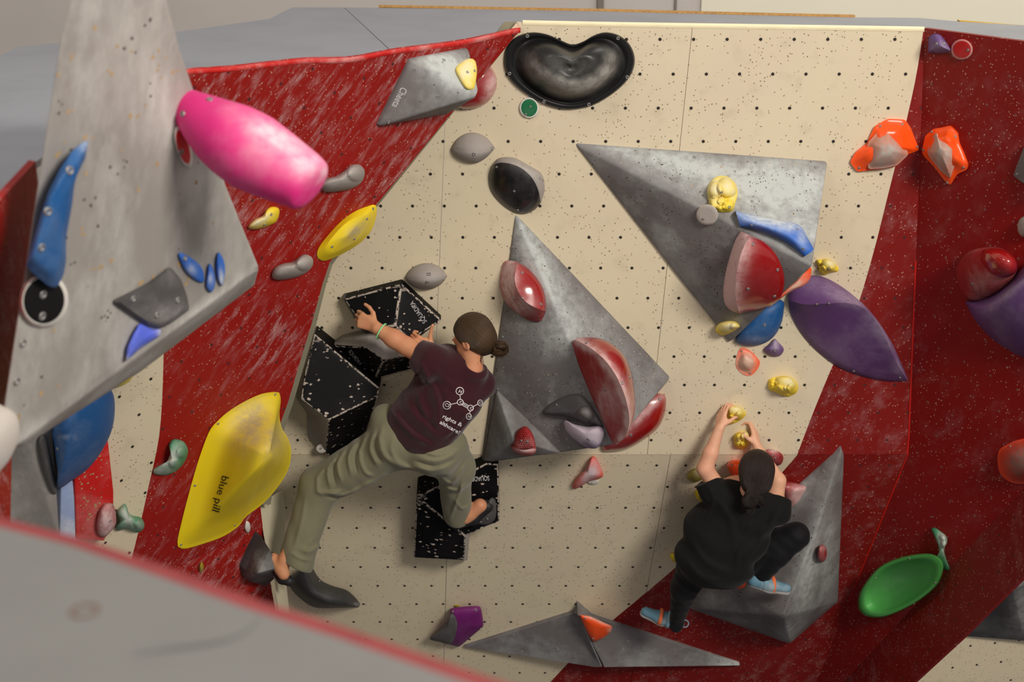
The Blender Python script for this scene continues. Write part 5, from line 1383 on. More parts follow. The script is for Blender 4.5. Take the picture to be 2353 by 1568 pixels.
def skin_mat(name, base, blush):
    t = NT(name); v = t.tc.outputs['Object']
    n = t.noise(v, 9, 4); n2 = t.noise(v, 60, 3)
    c = t.mix(t.math('MULTIPLY', t.ramp(n, .4, .7), .45), base, blush)
    c = t.mix(t.math('MULTIPLY', t.ramp(n2, .5, .8), .12), c, tuple(x * .6 for x in base[:3]) + (1,))
    t.l(c, t.b.inputs['Base Color']); t.b.inputs['Roughness'].default_value = .5
    t.b.inputs['Subsurface Weight'].default_value = .12; t.b.inputs['Subsurface Radius'].default_value = (.012, .005, .003)
    t.b.inputs['Specular IOR Level'].default_value = .35
    t.bump(n2, .12, .001)
    return t.m
def cloth_mat(name, base, weave=1.0, rough=.9, sheen=.2):
    t = NT(name); v = t.tc.outputs['Object']
    n = t.noise(v, 4, 4); n2 = t.noise(v, 300, 2)
    c = t.mix(t.math('MULTIPLY', t.ramp(n, .35, .75), .25), base, tuple(min(1, x * 1.35 + .004) for x in base[:3]) + (1,))
    t.l(c, t.b.inputs['Base Color']); t.b.inputs['Roughness'].default_value = rough
    t.b.inputs['Sheen Weight'].default_value = sheen; t.b.inputs['Specular IOR Level'].default_value = .15
    t.bump(t.math('MULTIPLY_ADD', t.noise(v, 22, 4), 1.2, n2), .22 * weave, .003)
    return t.m
def hair_mat(name, base, tip, scale=(1, 1, 1)):
    t = NT(name)
    at = t.n('ShaderNodeAttribute', attribute_name='strand')
    w_ = t.n('ShaderNodeCombineXYZ'); t.l(t.math('MULTIPLY', at.outputs['Fac'], 1.0), w_.inputs[0])
    n = t.noise(w_.outputs[0], 90, 5, .75); n2 = t.noise(t.tc.outputs['Object'], 7, 3)
    c = t.mix(t.math('MULTIPLY', t.ramp(n, .38, .72), .85), base, tip)
    c = t.mix(t.math('MULTIPLY', t.ramp(n2, .45, .75), .35), c, tip)
    t.l(c, t.b.inputs['Base Color']); t.b.inputs['Roughness'].default_value = .42
    t.b.inputs['Specular IOR Level'].default_value = .45
    t.bump(n, .9, .004)
    return t.m
def strand_attr(o, fn):
    me = o.data; L = abs_loc(o)
    vals = [fn(np.array(v.co + L)) for v in me.vertices]
    a = me.attributes.new('strand', 'FLOAT', 'POINT'); a.data.foreach_set('value', vals)

def strands(name, parent, curves, r, mat, label=None):
    """loose locks: thin tapering tubes"""
    vs = []; fs = []
    for C in curves:
        C = [Vector(p) for p in C]; n = len(C); b0 = len(vs)
        for i, p in enumerate(C):
            d = (C[min(i + 1, n - 1)] - C[max(i - 1, 0)]).normalized()
            u = d.cross(Vector((.3, .2, .9))).normalized(); v = d.cross(u); rr = r * (1 - .75 * i / (n - 1))
            for k in range(4):
                t = math.pi / 2 * k; vs.append(p + (u * math.cos(t) + v * math.sin(t)) * rr)
            if i:
                for k in range(4): fs.append((b0 + 4 * (i - 1) + k, b0 + 4 * (i - 1) + (k + 1) % 4, b0 + 4 * i + (k + 1) % 4, b0 + 4 * i + k))
    o = make(name, vs, fs, mat, parent, smooth=True)
    return tag(o, label)

def decal(name, parent, bvh, pts, faces, mat, off=.0016):
    out = []
    for x, y in pts:
        loc, n = hit(bvh, x, y); out.append(loc + n * off)
    return make(name, out, faces, mat, parent)

def eval_bvh(o):
    dg = bpy.context.evaluated_depsgraph_get(); dg.update()
    e = o.evaluated_get(dg); me = e.to_mesh(); L = abs_loc(o)
    b = BVHTree.FromPolygons([tuple(v.co + L) for v in me.vertices], [tuple(p.vertices) for p in me.polygons])
    e.to_mesh_clear(); return b

# ---------------------------------------------------------------- the woman in the maroon shirt
wm = empty('person', W(930, 1020, 7.0), 'woman in maroon printed t-shirt and olive trousers stretching between chipped black volumes', 'person')
skinA = skin_mat('warm_skin', srgb(206, 146, 108), srgb(196, 120, 92))
J = dict(
    pel=w3(950, 1005, 6.86), hipL=w3(915, 1022, 6.86), hipR=w3(1000, 1030, 6.84),
    kneL=w3(735, 1120, 6.98), ankL=w3(656, 1286, 6.97), kneR=w3(1055, 1072, 7.04), ankR=w3(1068, 1180, 7.36),
    waist=w3(965, 975, 6.80), chest=w3(1040, 890, 6.70), neck=w3(1088, 848, 6.62),
    shL=w3(1006, 838, 6.58), elL=w3(936, 797, 6.64), wrL=w3(866, 755, 6.66),
    shR=w3(1098, 878, 6.72), elR=w3(1048, 856, 6.80), wrR=w3(992, 802, 6.64), hd=w3(1086, 778, 6.62))
S = Shape()
S.ell(J['chest'], [cdir(1, .45, .1), cdir(-.62, .78, .1), cdir(0, 0, 1)], (.130, .15, .080), .03)
S.cap(J['chest'], J['waist'], .095, .088, .04)
S.cap(J['waist'], J['pel'], .10, .115, .04)
S.cap(J['pel'], J['hipL'], .105, .09, .03); S.cap(J['pel'], J['hipR'], .105, .09, .03)
S.cap(J['hipL'], J['kneL'], .082, .055, .03); S.cap(J['kneL'], J['ankL'], .052, .034, .02)
S.cap(J['hipR'], J['kneR'], .082, .055, .03); S.cap(J['kneR'], J['ankR'], .052, .034, .02)
S.cap(J['chest'], w3(1080, 856, 6.64), .07, .048, .04); S.cap(w3(1088, 850, 6.64), w3(1083, 805, 6.62), .047, .046, .02)
S.cap(J['chest'], J['shL'], .07, .046, .03); S.cap(J['chest'], J['shR'], .07, .046, .03)
S.cap(J['shL'], J['elL'], .050, .043, .02); S.cap(J['elL'], J['elL'] * .55 + J['wrL'] * .45, .044, .044, .015); S.cap(J['elL'] * .55 + J['wrL'] * .45, J['wrL'], .043, .029, .015)
S.cap(J['shR'], J['elR'], .048, .042, .02); S.cap(J['elR'], J['wrR'], .043, .028, .015)
Fh, Uh = cdir(-.80, .28, .62), cdir(-.25, -.95, -.15)
hp, hax = head(S, J['hd'], Fh, Uh, .98)
hand(S, J['wrL'] + cdir(-.8, -.5, .3) * .01, cdir(-.88, -.42, .22), cdir(.25, .05, 1), cdir(-.2, -1, 0), .98, curls=((.7, .8, .8), (.8, .9, .8), (.85, .9, .8), (.9, 1.0, .8)), thumb=((.55, .75, .05), (.8, .45, .05), (.95, .15, .1)))
hand(S, J['wrR'], cdir(-.88, -.40, .15), cdir(.1, -.3, 1), cdir(-.2, -1, -.1), .90, curls=((.5, .9, .8), (.6, 1.0, .8), (.7, 1.0, .8), (.8, 1.0, .8)), thumb=((.35, .9, .0), (.15, 1, -.15), (.05, 1, -.2)))
# feet (heels bare above low slippers)
fL0 = w3(650, 1305, 7.19); fL1 = w3(622, 1278, 7.12)
S.cap(J['ankL'], w3(648, 1304, 6.97), .030, .032, .02); S.cap(w3(628, 1284, 6.99), w3(652, 1320, 6.97), .028, .029, .02)
S.cap(J['ankR'], w3(1078, 1180, 7.30), .036, .036, .02); S.cap(w3(1070, 1190, 7.30), w3(1103, 1162, 7.28), .034, .036, .02)
body = S.mesh('body', skinA, wm, .0042)

# shirt
def vw(px, py, z): return w3(px, py, z)
T = Shape()
ax = [cdir(.86, .50, .05), cdir(-.60, .80, .05), cdir(0, 0, 1)]
T.ell(w3(1035, 885, 6.70), ax, (.180, .185, .125), .03)
T.ell(w3(1000, 940, 6.75), ax, (.165, .190, .130), .05)
T.ell(w3(962, 985, 6.80), ax, (.172, .140, .130), .05)
T.cap(w3(1060, 856, 6.68), w3(1106, 884, 6.72), .082, .070, .03)
T.cap(w3(1040, 850, 6.66), w3(990, 832, 6.60), .085, .086, .03)
T.cap(w3(990, 832, 6.60), w3(962, 812, 6.64), .086, .068, .02)
T.cap(w3(1098, 880, 6.72), w3(1070, 880, 6.86), .070, .066, .02)
T.cap(w3(940, 925, 6.80), w3(905, 950, 6.84), .06, .055, .03)
T.cap(w3(1062, 872, 6.66), w3(1086, 852, 6.63), .075, .068, .03)
# openings
T.cut(w3(958, 809, 6.65), cdir(-.82, -.48, .15), .006)
T.cap(w3(930, 795, 6.65), w3(975, 820, 6.62), .056, .052, .004, sub=True)
hem = w3(938, 1022, 6.84)
T.cut(hem, cdir(-.50, .87, .12), .006)
T.ell(w3(1096, 832, 6.59), [cdir(.9, .4, 0), cdir(-.4, .9, 0), cdir(0, 0, 1)], (.050, .046, .085), .006, sub=True)
T.fold([w3(1070, 868, 6.58), w3(1100, 872, 6.60), w3(1118, 862, 6.66)], .006, .004)
for pts, wd, am in [
    ([(975, 850, 6.60), (1000, 900, 6.60), (1008, 960, 6.66), (1000, 1010, 6.72)], .020, .016),
    ([(985, 840, 6.56), (1030, 880, 6.55), (1060, 900, 6.57)], .018, .007),
    ([(930, 930, 6.68), (960, 965, 6.66), (1000, 1000, 6.68)], .016, .014),
    ([(910, 960, 6.72), (940, 995, 6.70), (985, 1022, 6.70)], .014, .014),
    ([(960, 900, 6.64), (975, 950, 6.63), (985, 990, 6.66)], .014, .012),
    ([(1100, 930, 6.66), (1070, 975, 6.66), (1040, 1010, 6.70)], .016, .012),
    ([(900, 945, 6.76), (925, 975, 6.74), (960, 1010, 6.73)], .010, .010),
    ([(965, 830, 6.60), (980, 870, 6.60), (970, 905, 6.66)], .012, .010),
    ([(1020, 1005, 6.69), (1045, 985, 6.67), (1075, 945, 6.64)], .010, .008)]:
    T.fold([w3(*p) for p in pts], wd, am)
for pts, wd, am in [
    ([(990, 865, 6.60), (1018, 920, 6.60), (1020, 975, 6.66)], .012, -.010),
    ([(945, 915, 6.68), (975, 960, 6.66), (1010, 995, 6.68)], .010, -.010),
    ([(915, 945, 6.72), (950, 985, 6.69), (1000, 1018, 6.70)], .009, -.010),
    ([(972, 845, 6.62), (955, 870, 6.66)], .010, -.010)]:
    T.fold([w3(*p) for p in pts], wd, am)
T.wave(lambda P: .0022 * np.sin(P[:, 0] * 31 + P[:, 2] * 17 + 2 * np.sin(P[:, 2] * 23)) + .0012 * np.sin(P[:, 0] * 71 - P[:, 2] * 53))
maroon = cloth_mat('maroon_jersey', srgb(54, 21, 28), 1.0)
shirt = T.mesh('t_shirt', maroon, wm, .0048)

# trousers
K = Shape()
K.ell(w3(950, 1012, 6.87), [cdir(1, .25, 0), cdir(-.3, 1, 0), cdir(0, 0, 1)], (.190, .125, .135), .04)
K.ell(w3(905, 1010, 6.82), [cdir(1, 0, 0), cdir(0, 1, 0), cdir(0, 0, 1)], (.115, .115, .11), .05)
K.ell(w3(1000, 1040, 6.80), [cdir(1, 0, 0), cdir(0, 1, 0), cdir(0, 0, 1)], (.12, .105, .11), .05)
K.cap(w3(905, 1020, 6.86), w3(735, 1118, 7.00), .120, .098, .05)
K.cap(w3(735, 1118, 7.00), w3(684, 1268, 7.00), .094, .082, .04)
K.cap(w3(690, 1262, 7.0), w3(684, 1292, 7.0), .082, .082, .02)
K.cap(w3(1000, 1035, 6.84), w3(1044, 1072, 7.02), .115, .095, .05)
K.cap(w3(1044, 1072, 7.02), w3(1050, 1182, 7.32), .088, .072, .04)
K.cap(w3(1040, 1020, 6.84), w3(1060, 1080, 7.06), .07, .06, .04)
K.cap(w3(890, 968, 6.86), w3(985, 1020, 6.84), .085, .10, .03)
K.cut(w3(673, 1298, 7.0), cdir(-.42, .9, .0), .006)
K.cut(w3(1052, 1198, 7.36), cdir(.05, .85, .45), .006)
K.cap(w3(666, 1330, 7.0), w3(682, 1275, 7.0), .062, .060, .004, sub=True)
K.cap(w3(1052, 1230, 7.40), w3(1052, 1180, 7.33), .055, .055, .004, sub=True)
zt = lambda x: 6.76 + max(0, (920 - x)) * .0011
for pts, wd, am in [
    ([(880, 975), (872, 1010), (885, 1050), (930, 1078)], .014, .014), ([(862, 990), (850, 1030), (868, 1072)], .011, .013),
    ([(842, 1000), (825, 1040), (838, 1085), (860, 1095)], .010, .013), ([(820, 1015), (800, 1050), (808, 1095)], .010, .013),
    ([(795, 1030), (775, 1065), (785, 1110)], .010, .013), ([(775, 1050), (752, 1080), (760, 1125)], .010, .012),
    ([(755, 1065), (728, 1100), (734, 1135), (790, 1128)], .010, .013), ([(735, 1128), (790, 1138), (850, 1110), (885, 1090)], .009, .013),
    ([(905, 1000), (900, 1040), (925, 1070), (965, 1082)], .013, .012), ([(960, 1050), (1000, 1060), (1040, 1045), (1060, 1020)], .012, .012),
    ([(945, 1068), (990, 1082), (1030, 1072)], .012, .012), ([(975, 1040), (1010, 1046), (1035, 1035)], .008, .009)]:
    K.fold([w3(x, y, zt(x) + (.03 if x < 800 else 0)) for x, y in pts], wd, am)
for pts, wd, am in [
    ([(870, 990), (860, 1025), (876, 1062)], .008, -.010), ([(832, 1015), (815, 1050), (822, 1090)], .007, -.010),
    ([(785, 1040), (765, 1075), (772, 1118)], .007, -.010), ([(742, 1140), (800, 1146), (860, 1120)], .007, -.009), ([(955, 1060), (1000, 1072), (1045, 1055)], .007, -.010)]:
    K.fold([w3(x, y, zt(x) + (.03 if x < 800 else 0)) for x, y in pts], wd, am)
for pts, wd, am in [
    ([(1015, 1100, 6.97), (1040, 1110, 6.97), (1075, 1060, 6.93)], .010, .012), ([(1020, 1120, 7.02), (1050, 1128, 7.02), (1078, 1110, 7.04)], .010, .012),
    ([(1065, 1105, 7.0), (1050, 1150, 7.15), (1035, 1190, 7.26)], .008, .010), ([(1045, 1150, 7.14), (1062, 1170, 7.20), (1080, 1160, 7.22)], .008, .009),
    ([(702, 1140, 6.96), (693, 1200, 7.02), (676, 1260, 7.10)], .012, .010), ([(690, 1262, 7.08), (712, 1268, 7.08), (740, 1250, 7.10)], .012, .011),
    ([(668, 1270, 7.10), (690, 1284, 7.09), (715, 1290, 7.10)], .008, .008), ([(700, 1300, 7.11), (706, 1270, 7.08), (716, 1240, 7.08)], .007, .007)]:
    K.fold([w3(*p) for p in pts], wd, am)
K.wave(lambda P: .0016 * np.sin(P[:, 0] * 41 + P[:, 2] * 29 + 2 * np.sin(P[:, 0] * 17)))
olive = cloth_mat('olive_cotton', srgb(118, 115, 92), .8)
trs = K.mesh('trousers', olive, wm, .0048)

# shoes
black_rubber = plain('black_rubber', srgb(34, 33, 34), .55)
Q = Shape(); Q.cap(w3(622, 1284, 7.02), w3(650, 1330, 7.01), .033, .031, .02); Q.cap(w3(650, 1328, 7.0), w3(664, 1336, 6.99), .030, .026, .01)
Q.ell(w3(642, 1298, 6.95), [cdir(.55, .83, 0), cdir(-.83, .55, 0), cdir(0, 0, 1)], (.046, .026, .05), .006, sub=True)
tag(Q.mesh('shoe', black_rubber, wm, .004), 'black slipper on the left foot')
Q = Shape(); Q.cap(w3(1050, 1206, 7.33), w3(1088, 1190, 7.33), .026, .034, .02); Q.cap(w3(1088, 1190, 7.33), w3(1118, 1164, 7.31), .034, .036, .02)
Q.ell(w3(1084, 1172, 7.25), [cdir(.74, -.66, 0), cdir(.66, .74, 0), cdir(0, 0, 1)], (.075, .042, .06), .006, sub=True)
tag(Q.mesh('shoe', black_rubber, wm, .004), 'black slipper on the right foot')

# hair with a low knot
Fh, Uh, Rh = hax
H = Shape()
H.ell(hp(-.018, .022), [Fh, Uh, Rh], (.103, .100, .084), .01)
H.ell(hp(-.060, -.028), [Fh, Uh, Rh], (.056, .060, .066), .03)
H.cut(hp(.040, .02), nv(Fh * .85 + Uh * -.50), .02)
H.ell(hp(.055, -.062), [Fh, Uh, Rh], (.07, .062, .10), .012, sub=True)
H.ell(hp(.000, -.030, .086), [Fh, Uh, Rh], (.022, .034, .020), .006, sub=True)
H.ell(hp(.000, -.030, -.086), [Fh, Uh, Rh], (.022, .034, .020), .006, sub=True)
kn = w3(1140, 802, 6.62)
H.cap(w3(1112, 800, 6.62), w3(1133, 803, 6.62), .040, .020, .02)
H.ell(w3(1143, 802, 6.62), [cdir(1, .1, 0), cdir(0, 1, 0), cdir(0, 0, 1)], (.036, .034, .034), .006)
H.ell(w3(1153, 794, 6.59), [cdir(1, -.2, 0), cdir(0, 1, 0), cdir(0, 0, 1)], (.030, .022, .026), .003)
H.ell(w3(1148, 813, 6.60), [cdir(1, .4, 0), cdir(0, 1, 0), cdir(0, 0, 1)], (.028, .016, .022), .003)
kc = np.array(w3(1133, 803, 6.62)); hc = np.array(hp(-.018, .022))
gx = nv(kc - hc)
ga = nv(np.cross(gx, Uh)); gb = np.cross(gx, ga)
def sfn(p):
    q = p - kc; return math.atan2(q @ ga, q @ gb) * 1.2 + (math.sin((q @ gx) * 60) * .03)
H.wave(lambda P: .0004 * np.sin(np.arctan2((P - kc) @ ga, (P - kc) @ gb) * 33 + 3 * np.sin(((P - kc) @ gx) * 18)))
hairA = hair_mat('brown_hair', srgb(38, 26, 16), srgb(104, 76, 44))
ho = H.mesh('hair', hairA, wm, .0034); ho.modifiers.clear(); strand_attr(ho, sfn)
rr = random.Random(5); cs = []
for i in range(46):
    a0 = kc + (np.array(cdir(1, 0, 0)) * .02) + np.array([rr.uniform(-.012, .012) for _ in range(3)])
    d = cdir(rr.uniform(.3, 1), rr.uniform(-.6, .7), rr.uniform(-.5, .5)); bnd = cdir(rr.uniform(-.5, .5), rr.uniform(-.2, 1), 0) * .02
    L = rr.uniform(.025, .055)
    cs.append([a0 + d * L * t + bnd * t * t for t in (0, .25, .5, .75, 1)])
for i in range(60):      # curls wound round the knot
    th0 = rr.uniform(0, 6.28); R0 = rr.uniform(.022, .036); cc_ = w3(1145 + rr.uniform(-5, 9), 802 + rr.uniform(-5, 6), 6.60 + rr.uniform(-.03, .02))
    u_ = cdir(1, 0, 0); v_ = cdir(0, 1, 0); n_ = cdir(0, 0, 1)
    cs.append([cc_ + (u_ * math.cos(th0 + t * 2.4) + v_ * math.sin(th0 + t * 2.4) * .85) * R0 * (1 + .15 * t) + n_ * (-.028 + .05 * t * rr.uniform(.6, 1.2)) for t in (0, .17, .33, .5, .67, .83, 1)])
for i in range(26):      # stray hairs at the nape
    a0 = w3(1100 + rr.uniform(-14, 10), 818 + rr.uniform(-6, 4), 6.60); d = cdir(rr.uniform(-.2, .5), 1, rr.uniform(-.3, .2)); L = rr.uniform(.02, .045)
    cs.append([a0 + d * L * t + cdir(1, 0, 0) * .012 * t * t * rr.uniform(-1, 1) for t in (0, .3, .6, 1)])
for i in range(14):
    a0 = np.array(hp(.045, .03 + rr.uniform(-.05, .05), .08)); d = nv(np.array(Uh) * -1 + np.array(Fh) * -.25); L = rr.uniform(.04, .07)
    cs.append([a0 + d * L * t for t in (0, .3, .6, 1)])
strands('loose_hair', wm, cs, .0016, hairA)['kind'] = 'stuff'
# hair tie and bracelet
def ring(name, parent, c, axis, R, r, mat, label=None, sx=1.0):
    axis = Vector(axis).normalized(); u = axis.cross(Vector((.3, .9, .2))).normalized(); v = axis.cross(u); vs = []; fs = []
    for i in range(32):
        t = 2 * math.pi * i / 32; d = u * math.cos(t) + v * math.sin(t) * sx
        for k in range(8):
            q = 2 * math.pi * k / 8; vs.append(Vector(c) + d * (R + r * math.cos(q)) + axis * r * math.sin(q))
        for k in range(8):
            j = (i + 1) % 32; fs.append((i * 8 + k, i * 8 + (k + 1) % 8, j * 8 + (k + 1) % 8, j * 8 + k))
    return tag(make(name, vs, fs, mat, parent, smooth=True), label)
ring('hair_tie', wm, w3(1131, 802, 6.62), gx, .021, .005, plain('dark_elastic', srgb(30, 34, 44), .6), 'dark hair tie')
fa = J['elL'] + (J['wrL'] - J['elL']) * .93
ring('bracelet', wm, w3(876, 762, 6.66), J['wrL'] - J['elL'], .041, .0034, plain('mint_band', srgb(150, 236, 170), .4), 'mint green wristband')

# print on the back of the shirt
SB = eval_bvh(shirt)
bpy.context.view_layer.update()
def circ(x, y, rx, ry, wd=1.5):
    P = []; n = 28
    for i in range(n):
        t = 2 * math.pi * i / n; c_, s_ = math.cos(t), math.sin(t); P += [(x + rx * c_, y + ry * s_), (x + (rx - wd) * c_, y + (ry - wd) * s_)]
    return P, [(2 * i, (2 * i + 2) % (2 * n), (2 * i + 3) % (2 * n), 2 * i + 1) for i in range(n)]
def line(x0, y0, x1, y1, wd=.7):
    d = nv((x1 - x0, y1 - y0)); u = (-d[1] * wd, d[0] * wd); P = []; n = 6
    for i in range(n + 1):
        t = i / n; x, y = x0 + (x1 - x0) * t, y0 + (y1 - y0) * t; P += [(x + u[0], y + u[1]), (x - u[0], y - u[1])]
    return P, [(2 * i, 2 * i + 2, 2 * i + 3, 2 * i + 1) for i in range(n)]
prP = []; prF = []
for P_, F_ in [circ(1056.5, 899, 9.3, 9.3), circ(1027, 931.5, 9.5, 9.5), circ(1057.5, 924.5, 7.6, 7.2), circ(1081, 938, 7.4, 7.4), circ(1103, 926, 6.4, 7.4), circ(1077, 957, 6.6, 7.4),
               line(1057, 908, 1057.5, 918), line(1036, 929.5, 1050.5, 926), line(1064, 925, 1076, 932), line(1062.5, 927.6, 1074.5, 935), line(1061, 930.4, 1073, 938), line(1087, 935, 1097, 929), line(1080.5, 945, 1078.5, 950.5)]:
    b = len(prP); prP += P_; prF += [tuple(i + b for i in f) for f in F_]
prn = decal('shirt_print', shirt, SB, prP, prF, M['white_ink'])
prn['label'] = 'white molecule print'
for tx, a, b, h in (('H', (1053, 902), (1059, 905), 8), ('Cl', (1021.5, 933), (1031.5, 936), 7.5), ('C', (1055, 926.5), (1060.5, 928.5), 6), ('C', (1078.5, 940), (1084, 942), 6), ('Cl', (1099.5, 927.5), (1106.5, 930.5), 6), ('H', (1074.5, 959), (1079.5, 961), 6)):
    lettering(shirt, tx, a, b, h, M['white_ink'], SB, bold=.012, off=.0016)
lettering(shirt, 'rights &', (1016, 960), (1060, 981), 9, M['white_ink'], SB, bold=.015, off=.0016)
lettering(shirt, 'althcare!', (1009, 973), (1054, 998), 9, M['white_ink'], SB, bold=.015, off=.0016)

# ---------------------------------------------------------------- the person in black
pb = empty('person', W(1650, 1290, 7.35), 'person in black t-shirt and leggings with tied dark hair crouching on the grey pyramid volume', 'person')
skinB = skin_mat('fair_skin', srgb(224, 172, 140), srgb(216, 146, 122))
B = Shape()
hc2 = w3(1736, 1088, 7.00)
chest = w3(1695, 1170, 7.18); pel = w3(1650, 1285, 7.34)
shl, ell_, wrl = w3(1652, 1130, 7.14), w3(1620, 1078, 7.10), w3(1652, 988, 7.08)
shr, elr, wrr = w3(1778, 1158, 7.14), w3(1787, 1105, 7.12), w3(1741, 1030, 7.16)
B.ell(chest, [cdir(1, .2, 0), cdir(-.2, 1, .1), cdir(0, 0, 1)], (.16, .17, .10), .03)
B.cap(chest, w3(1668, 1230, 7.26), .12, .11, .04); B.cap(w3(1668, 1230, 7.26), pel, .11, .13, .04)
B.cap(w3(1712, 1150, 7.12), w3(1732, 1112, 7.04), .052, .048, .03)
B.cap(chest, shl, .08, .055, .03); B.cap(chest, shr, .08, .055, .03)
B.cap(shl, ell_, .049, .040, .02); B.cap(ell_, ell_ * .6 + wrl * .4, .041, .038, .015); B.cap(ell_ * .6 + wrl * .4, wrl, .037, .025, .015)
B.cap(shr, elr, .049, .040, .02); B.cap(elr, wrr, .040, .025, .015)
knr, anr = w3(1828, 1232, 7.22), w3(1748, 1312, 7.32)
knl, anl = w3(1572, 1352, 7.48), w3(1556, 1424, 7.72)
hipr, hipl = w3(1700, 1285, 7.34), w3(1604, 1292, 7.34)
B.cap(hipr, knr, .09, .058, .03); B.cap(knr, anr, .055, .036, .02); B.cap(hipl, knl, .09, .058, .03); B.cap(knl, anl, .054, .034, .02)
B.cap(anr, w3(1762, 1340, 7.34), .034, .028, .02); B.cap(anl, w3(1536, 1424, 7.79), .034, .028, .02)
F2, U2 = cdir(-.05, -.15, 1), cdir(.10, -.98, -.12)
hp2, hax2 = head(B, hc2, F2, U2, .96)
hand(B, wrl + cdir(.15, -1, .1) * .008, cdir(.22, -.88, .35), cdir(.85, .15, .5), cdir(.5, -.1, -.8), .92, curls=((.25, .9, .8), (.2, .9, .9), (.2, .9, .9), (.25, .9, .9)), thumb=((.6, .5, .5), (.8, .2, .6), (.6, -.2, .9)))
hand(B, wrr + cdir(-.1, -1, .1) * .008, cdir(-.12, -.88, .35), cdir(-.85, .15, .5), cdir(-.5, -.1, -.8), .90, curls=((.2, .8, .9), (.15, .9, .9), (.2, .9, .9), (.25, .9, .9)), thumb=((.6, .5, .5), (.8, .2, .6), (.6, -.2, .9)))
B.mesh('body', skinB, pb, .0042)

Z = Shape()
bx = [cdir(1, .2, 0), cdir(-.2, 1, .15), cdir(0, 0, 1)]
Z.ell(w3(1712, 1165, 7.16), bx, (.185, .150, .125), .03)
Z.ell(w3(1670, 1225, 7.22), bx, (.225, .170, .150), .05)
Z.ell(w3(1640, 1285, 7.28), bx, (.205, .135, .165), .05)
Z.ell(w3(1650, 1310, 7.32), [cdir(1, 0, 0), cdir(0, 1, 0), cdir(0, 0, 1)], (.185, .095, .13), .04)
Z.cap(w3(1680, 1150, 7.14), w3(1640, 1128, 7.13), .085, .070, .03); Z.cap(w3(1640, 1128, 7.13), w3(1624, 1106, 7.12), .068, .064, .02)
Z.cap(w3(1750, 1160, 7.14), w3(1782, 1172, 7.12), .080, .072, .03); Z.cap(w3(1782, 1172, 7.12), w3(1792, 1150, 7.13), .070, .060, .02)
Z.cap(w3(1792, 1170, 7.12), w3(1795, 1185, 7.13), .045, .040, .03)
Z.cut(w3(1624, 1106, 7.12), cdir(-.45, -.9, .0), .005)
Z.cut(w3(1795, 1142, 7.12), cdir(.35, -.95, .1), .005)
Z.ell(w3(1734, 1122, 7.02), [cdir(1, 0, 0), cdir(0, 1, 0), cdir(0, 0, 1)], (.058, .055, .08), .005, sub=True)
for pts, wd, am in [
    ([(1640, 1140, 7.05), (1680, 1200, 7.02), (1690, 1270, 7.05)], .020, .010), ([(1790, 1175, 7.05), (1750, 1230, 7.02), (1710, 1290, 7.08)], .018, .012),
    ([(1760, 1160, 7.04), (1720, 1190, 7.02), (1690, 1230, 7.03)], .014, .008), ([(1580, 1230, 7.12), (1620, 1290, 7.10), (1680, 1320, 7.14)], .018, .012),
    ([(1570, 1280, 7.18), (1610, 1325, 7.16), (1660, 1338, 7.18)], .014, .010), ([(1730, 1200, 7.03), (1700, 1260, 7.04), (1690, 1320, 7.12)], .014, .010),
    ([(1625, 1115, 7.08), (1640, 1150, 7.06), (1620, 1190, 7.09)], .012, .010), ([(1800, 1165, 7.07), (1785, 1190, 7.06), (1760, 1200, 7.05)], .010, .008)]:
    Z.fold([w3(*p) for p in pts], wd, am)
Z.wave(lambda P: .002 * np.sin(P[:, 0] * 33 + P[:, 2] * 21 + 2 * np.sin(P[:, 2] * 19)))
blk = cloth_mat('black_jersey', srgb(20, 20, 19), 1.0, .85, .05)
Z.mesh('t_shirt', blk, pb, .0052)
Lg = Shape()
Lg.ell(w3(1650, 1295, 7.36), [cdir(1, 0, 0), cdir(0, 1, 0), cdir(0, 0, 1)], (.19, .11, .15), .04)
Lg.cap(hipr, knr, .100, .070, .03); Lg.cap(knr, w3(1790, 1275, 7.24), .066, .056, .02); Lg.cap(w3(1790, 1275, 7.24), w3(1752, 1322, 7.32), .056, .043, .02)
Lg.cap(hipl, knl, .105, .072, .04); Lg.cap(knl, anl, .070, .040, .02); Lg.cap(anl, w3(1554, 1438, 7.74), .040, .038, .01)
Lg.wave(lambda P: .0012 * np.sin(P[:, 0] * 60 + P[:, 2] * 90))
Lg.mesh('leggings', cloth_mat('black_leggings', srgb(17, 17, 20), .5, .7, .05), pb, .005)

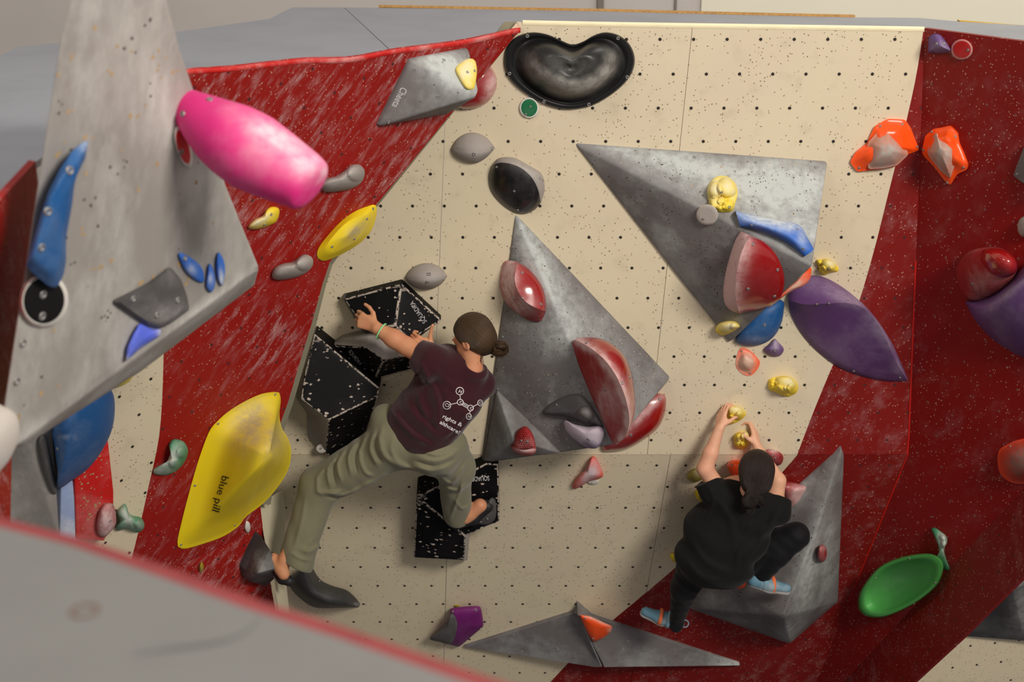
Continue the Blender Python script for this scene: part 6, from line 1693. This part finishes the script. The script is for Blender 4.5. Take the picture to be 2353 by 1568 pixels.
# blue climbing shoes with orange straps
blue_sh = hold_mat('shoe_blue', srgb(92, 132, 152), .7, .7, srgb(176, 180, 180), .3, dark=.5)
rub = plain('shoe_rubber', srgb(150, 146, 144), .7)
def shoe(heel, mid, toe, up, lab):
    s_ = Shape(); s_.cap(heel, mid, .036, .037, .02); s_.cap(mid, toe, .037, .027, .02, flat=(up, .8))
    s_.cut(heel * .5 + toe * .5 + up * .048, up, .01)
    o = s_.mesh('shoe', blue_sh, pb, .004); tag(o, lab)
    so = Shape(); off = -np.array(up) * .020
    so.cap(heel + off, mid + off, .032, .035, .02, flat=(up, .6)); so.cap(mid + off, toe + off, .035, .030, .02, flat=(up, .6))
    so.mesh('sole', rub, o, .004)
    d = nv(toe - heel)
    for f, m_, lb in ((.55, plain('orange_strap', srgb(224, 116, 70), .7), 'orange strap'), (.30, plain('blue_strap', srgb(120, 160, 176), .7), 'pale blue strap')):
        c_ = heel + (toe - heel) * f; side = np.cross(d, up)
        vs = []; fs = []
        for i in range(15):
            t = -math.pi * .12 + math.pi * 1.24 * i / 14; R_ = .0465
            p = c_ + (side * math.cos(t) + up * math.sin(t)) * R_ 
            for w_ in (-.010, .010): vs.append(p + d * (w_ + .008 * math.cos(t)))
            for w_ in (-.010, .010): vs.append(p + d * (w_ + .008 * math.cos(t)) - (side * math.cos(t) + up * math.sin(t)) * .004)
            if i:
                b = 4 * (i - 1); fs += [(b, b + 1, b + 5, b + 4), (b + 2, b, b + 4, b + 6), (b + 1, b + 3, b + 7, b + 5)]
        tag(make('strap', vs, fs, m_, o, smooth=True), lb)
    return o
shoe(w3(1733, 1334, 7.33), w3(1768, 1344, 7.32), w3(1806, 1352, 7.33), cdir(.12, -.85, -.5), 'blue and orange climbing shoe on the right foot')
s1 = shoe(w3(1558, 1432, 7.76), w3(1520, 1420, 7.78), w3(1484, 1406, 7.80), cdir(.15, -.70, -.7), 'blue and orange climbing shoe on the left foot')
ring('pull_loop', s1, w3(1574, 1434, 7.76), cdir(.2, .1, -1), .020, .003, plain('loop_blue', srgb(130, 160, 176), .6), None)

G = Shape()
Fq, Uq, Rq = hax2
G.ell(hp2(-.014, .020), [Fq, Uq, Rq], (.106, .104, .088), .01)
G.ell(hp2(-.045, -.045), [Fq, Uq, Rq], (.064, .064, .072), .03)
G.cut(hp2(.045, .0), nv(Fq * .9 - Uq * .4), .02)
G.cap(w3(1732, 1122, 6.93), w3(1728, 1136, 6.92), .034, .024, .02)
G.cap(w3(1728, 1136, 6.92), w3(1722, 1152, 6.95), .030, .038, .01)
G.cap(w3(1722, 1152, 6.95), w3(1712, 1172, 7.00), .036, .014, .01)
G.cap(w3(1740, 1140, 6.95), w3(1752, 1160, 7.0), .022, .010, .01)
kc2 = w3(1730, 1130, 6.93); g2x = nv(kc2 - hp2(0, .05)); g2a = nv(np.cross(g2x, cdir(1, 0, 0))); g2b = np.cross(g2x, g2a)
G.wave(lambda P: .0012 * np.sin(np.arctan2((P - kc2) @ g2a, (P - kc2) @ g2b) * 44 + 3 * np.sin(((P - kc2) @ g2x) * 18)))
hairB = hair_mat('dark_brown_hair', srgb(26, 18, 15), srgb(52, 36, 28))
go = G.mesh('hair', hairB, pb, .0036); go.modifiers.clear()
strand_attr(go, lambda p: math.atan2((p - kc2) @ g2a, (p - kc2) @ g2b) * 1.2)
cs = []
for i in range(70):
    a0 = w3(1726 + rr.uniform(-18, 18), 1142 + rr.uniform(-8, 14), 6.95); d = cdir(rr.uniform(-.7, .6), 1, rr.uniform(-.2, .3)); L = rr.uniform(.03, .08)
    cs.append([a0 + d * L * t + cdir(1, 0, 0) * .014 * t * t * rr.uniform(-1, 1) for t in (0, .3, .6, 1)])
strands('loose_hair', pb, cs, .0011, hairB)['kind'] = 'stuff'
ring('hair_tie', pb, w3(1731, 1129, 6.925), g2x, .026, .006, plain('brown_elastic', srgb(64, 44, 36), .7), None)
ring('finger_ring', pb, w3(1731, 1001, 7.19), cdir(-.12, -.88, .35), .0098, .002, M['steel'], 'silver ring')
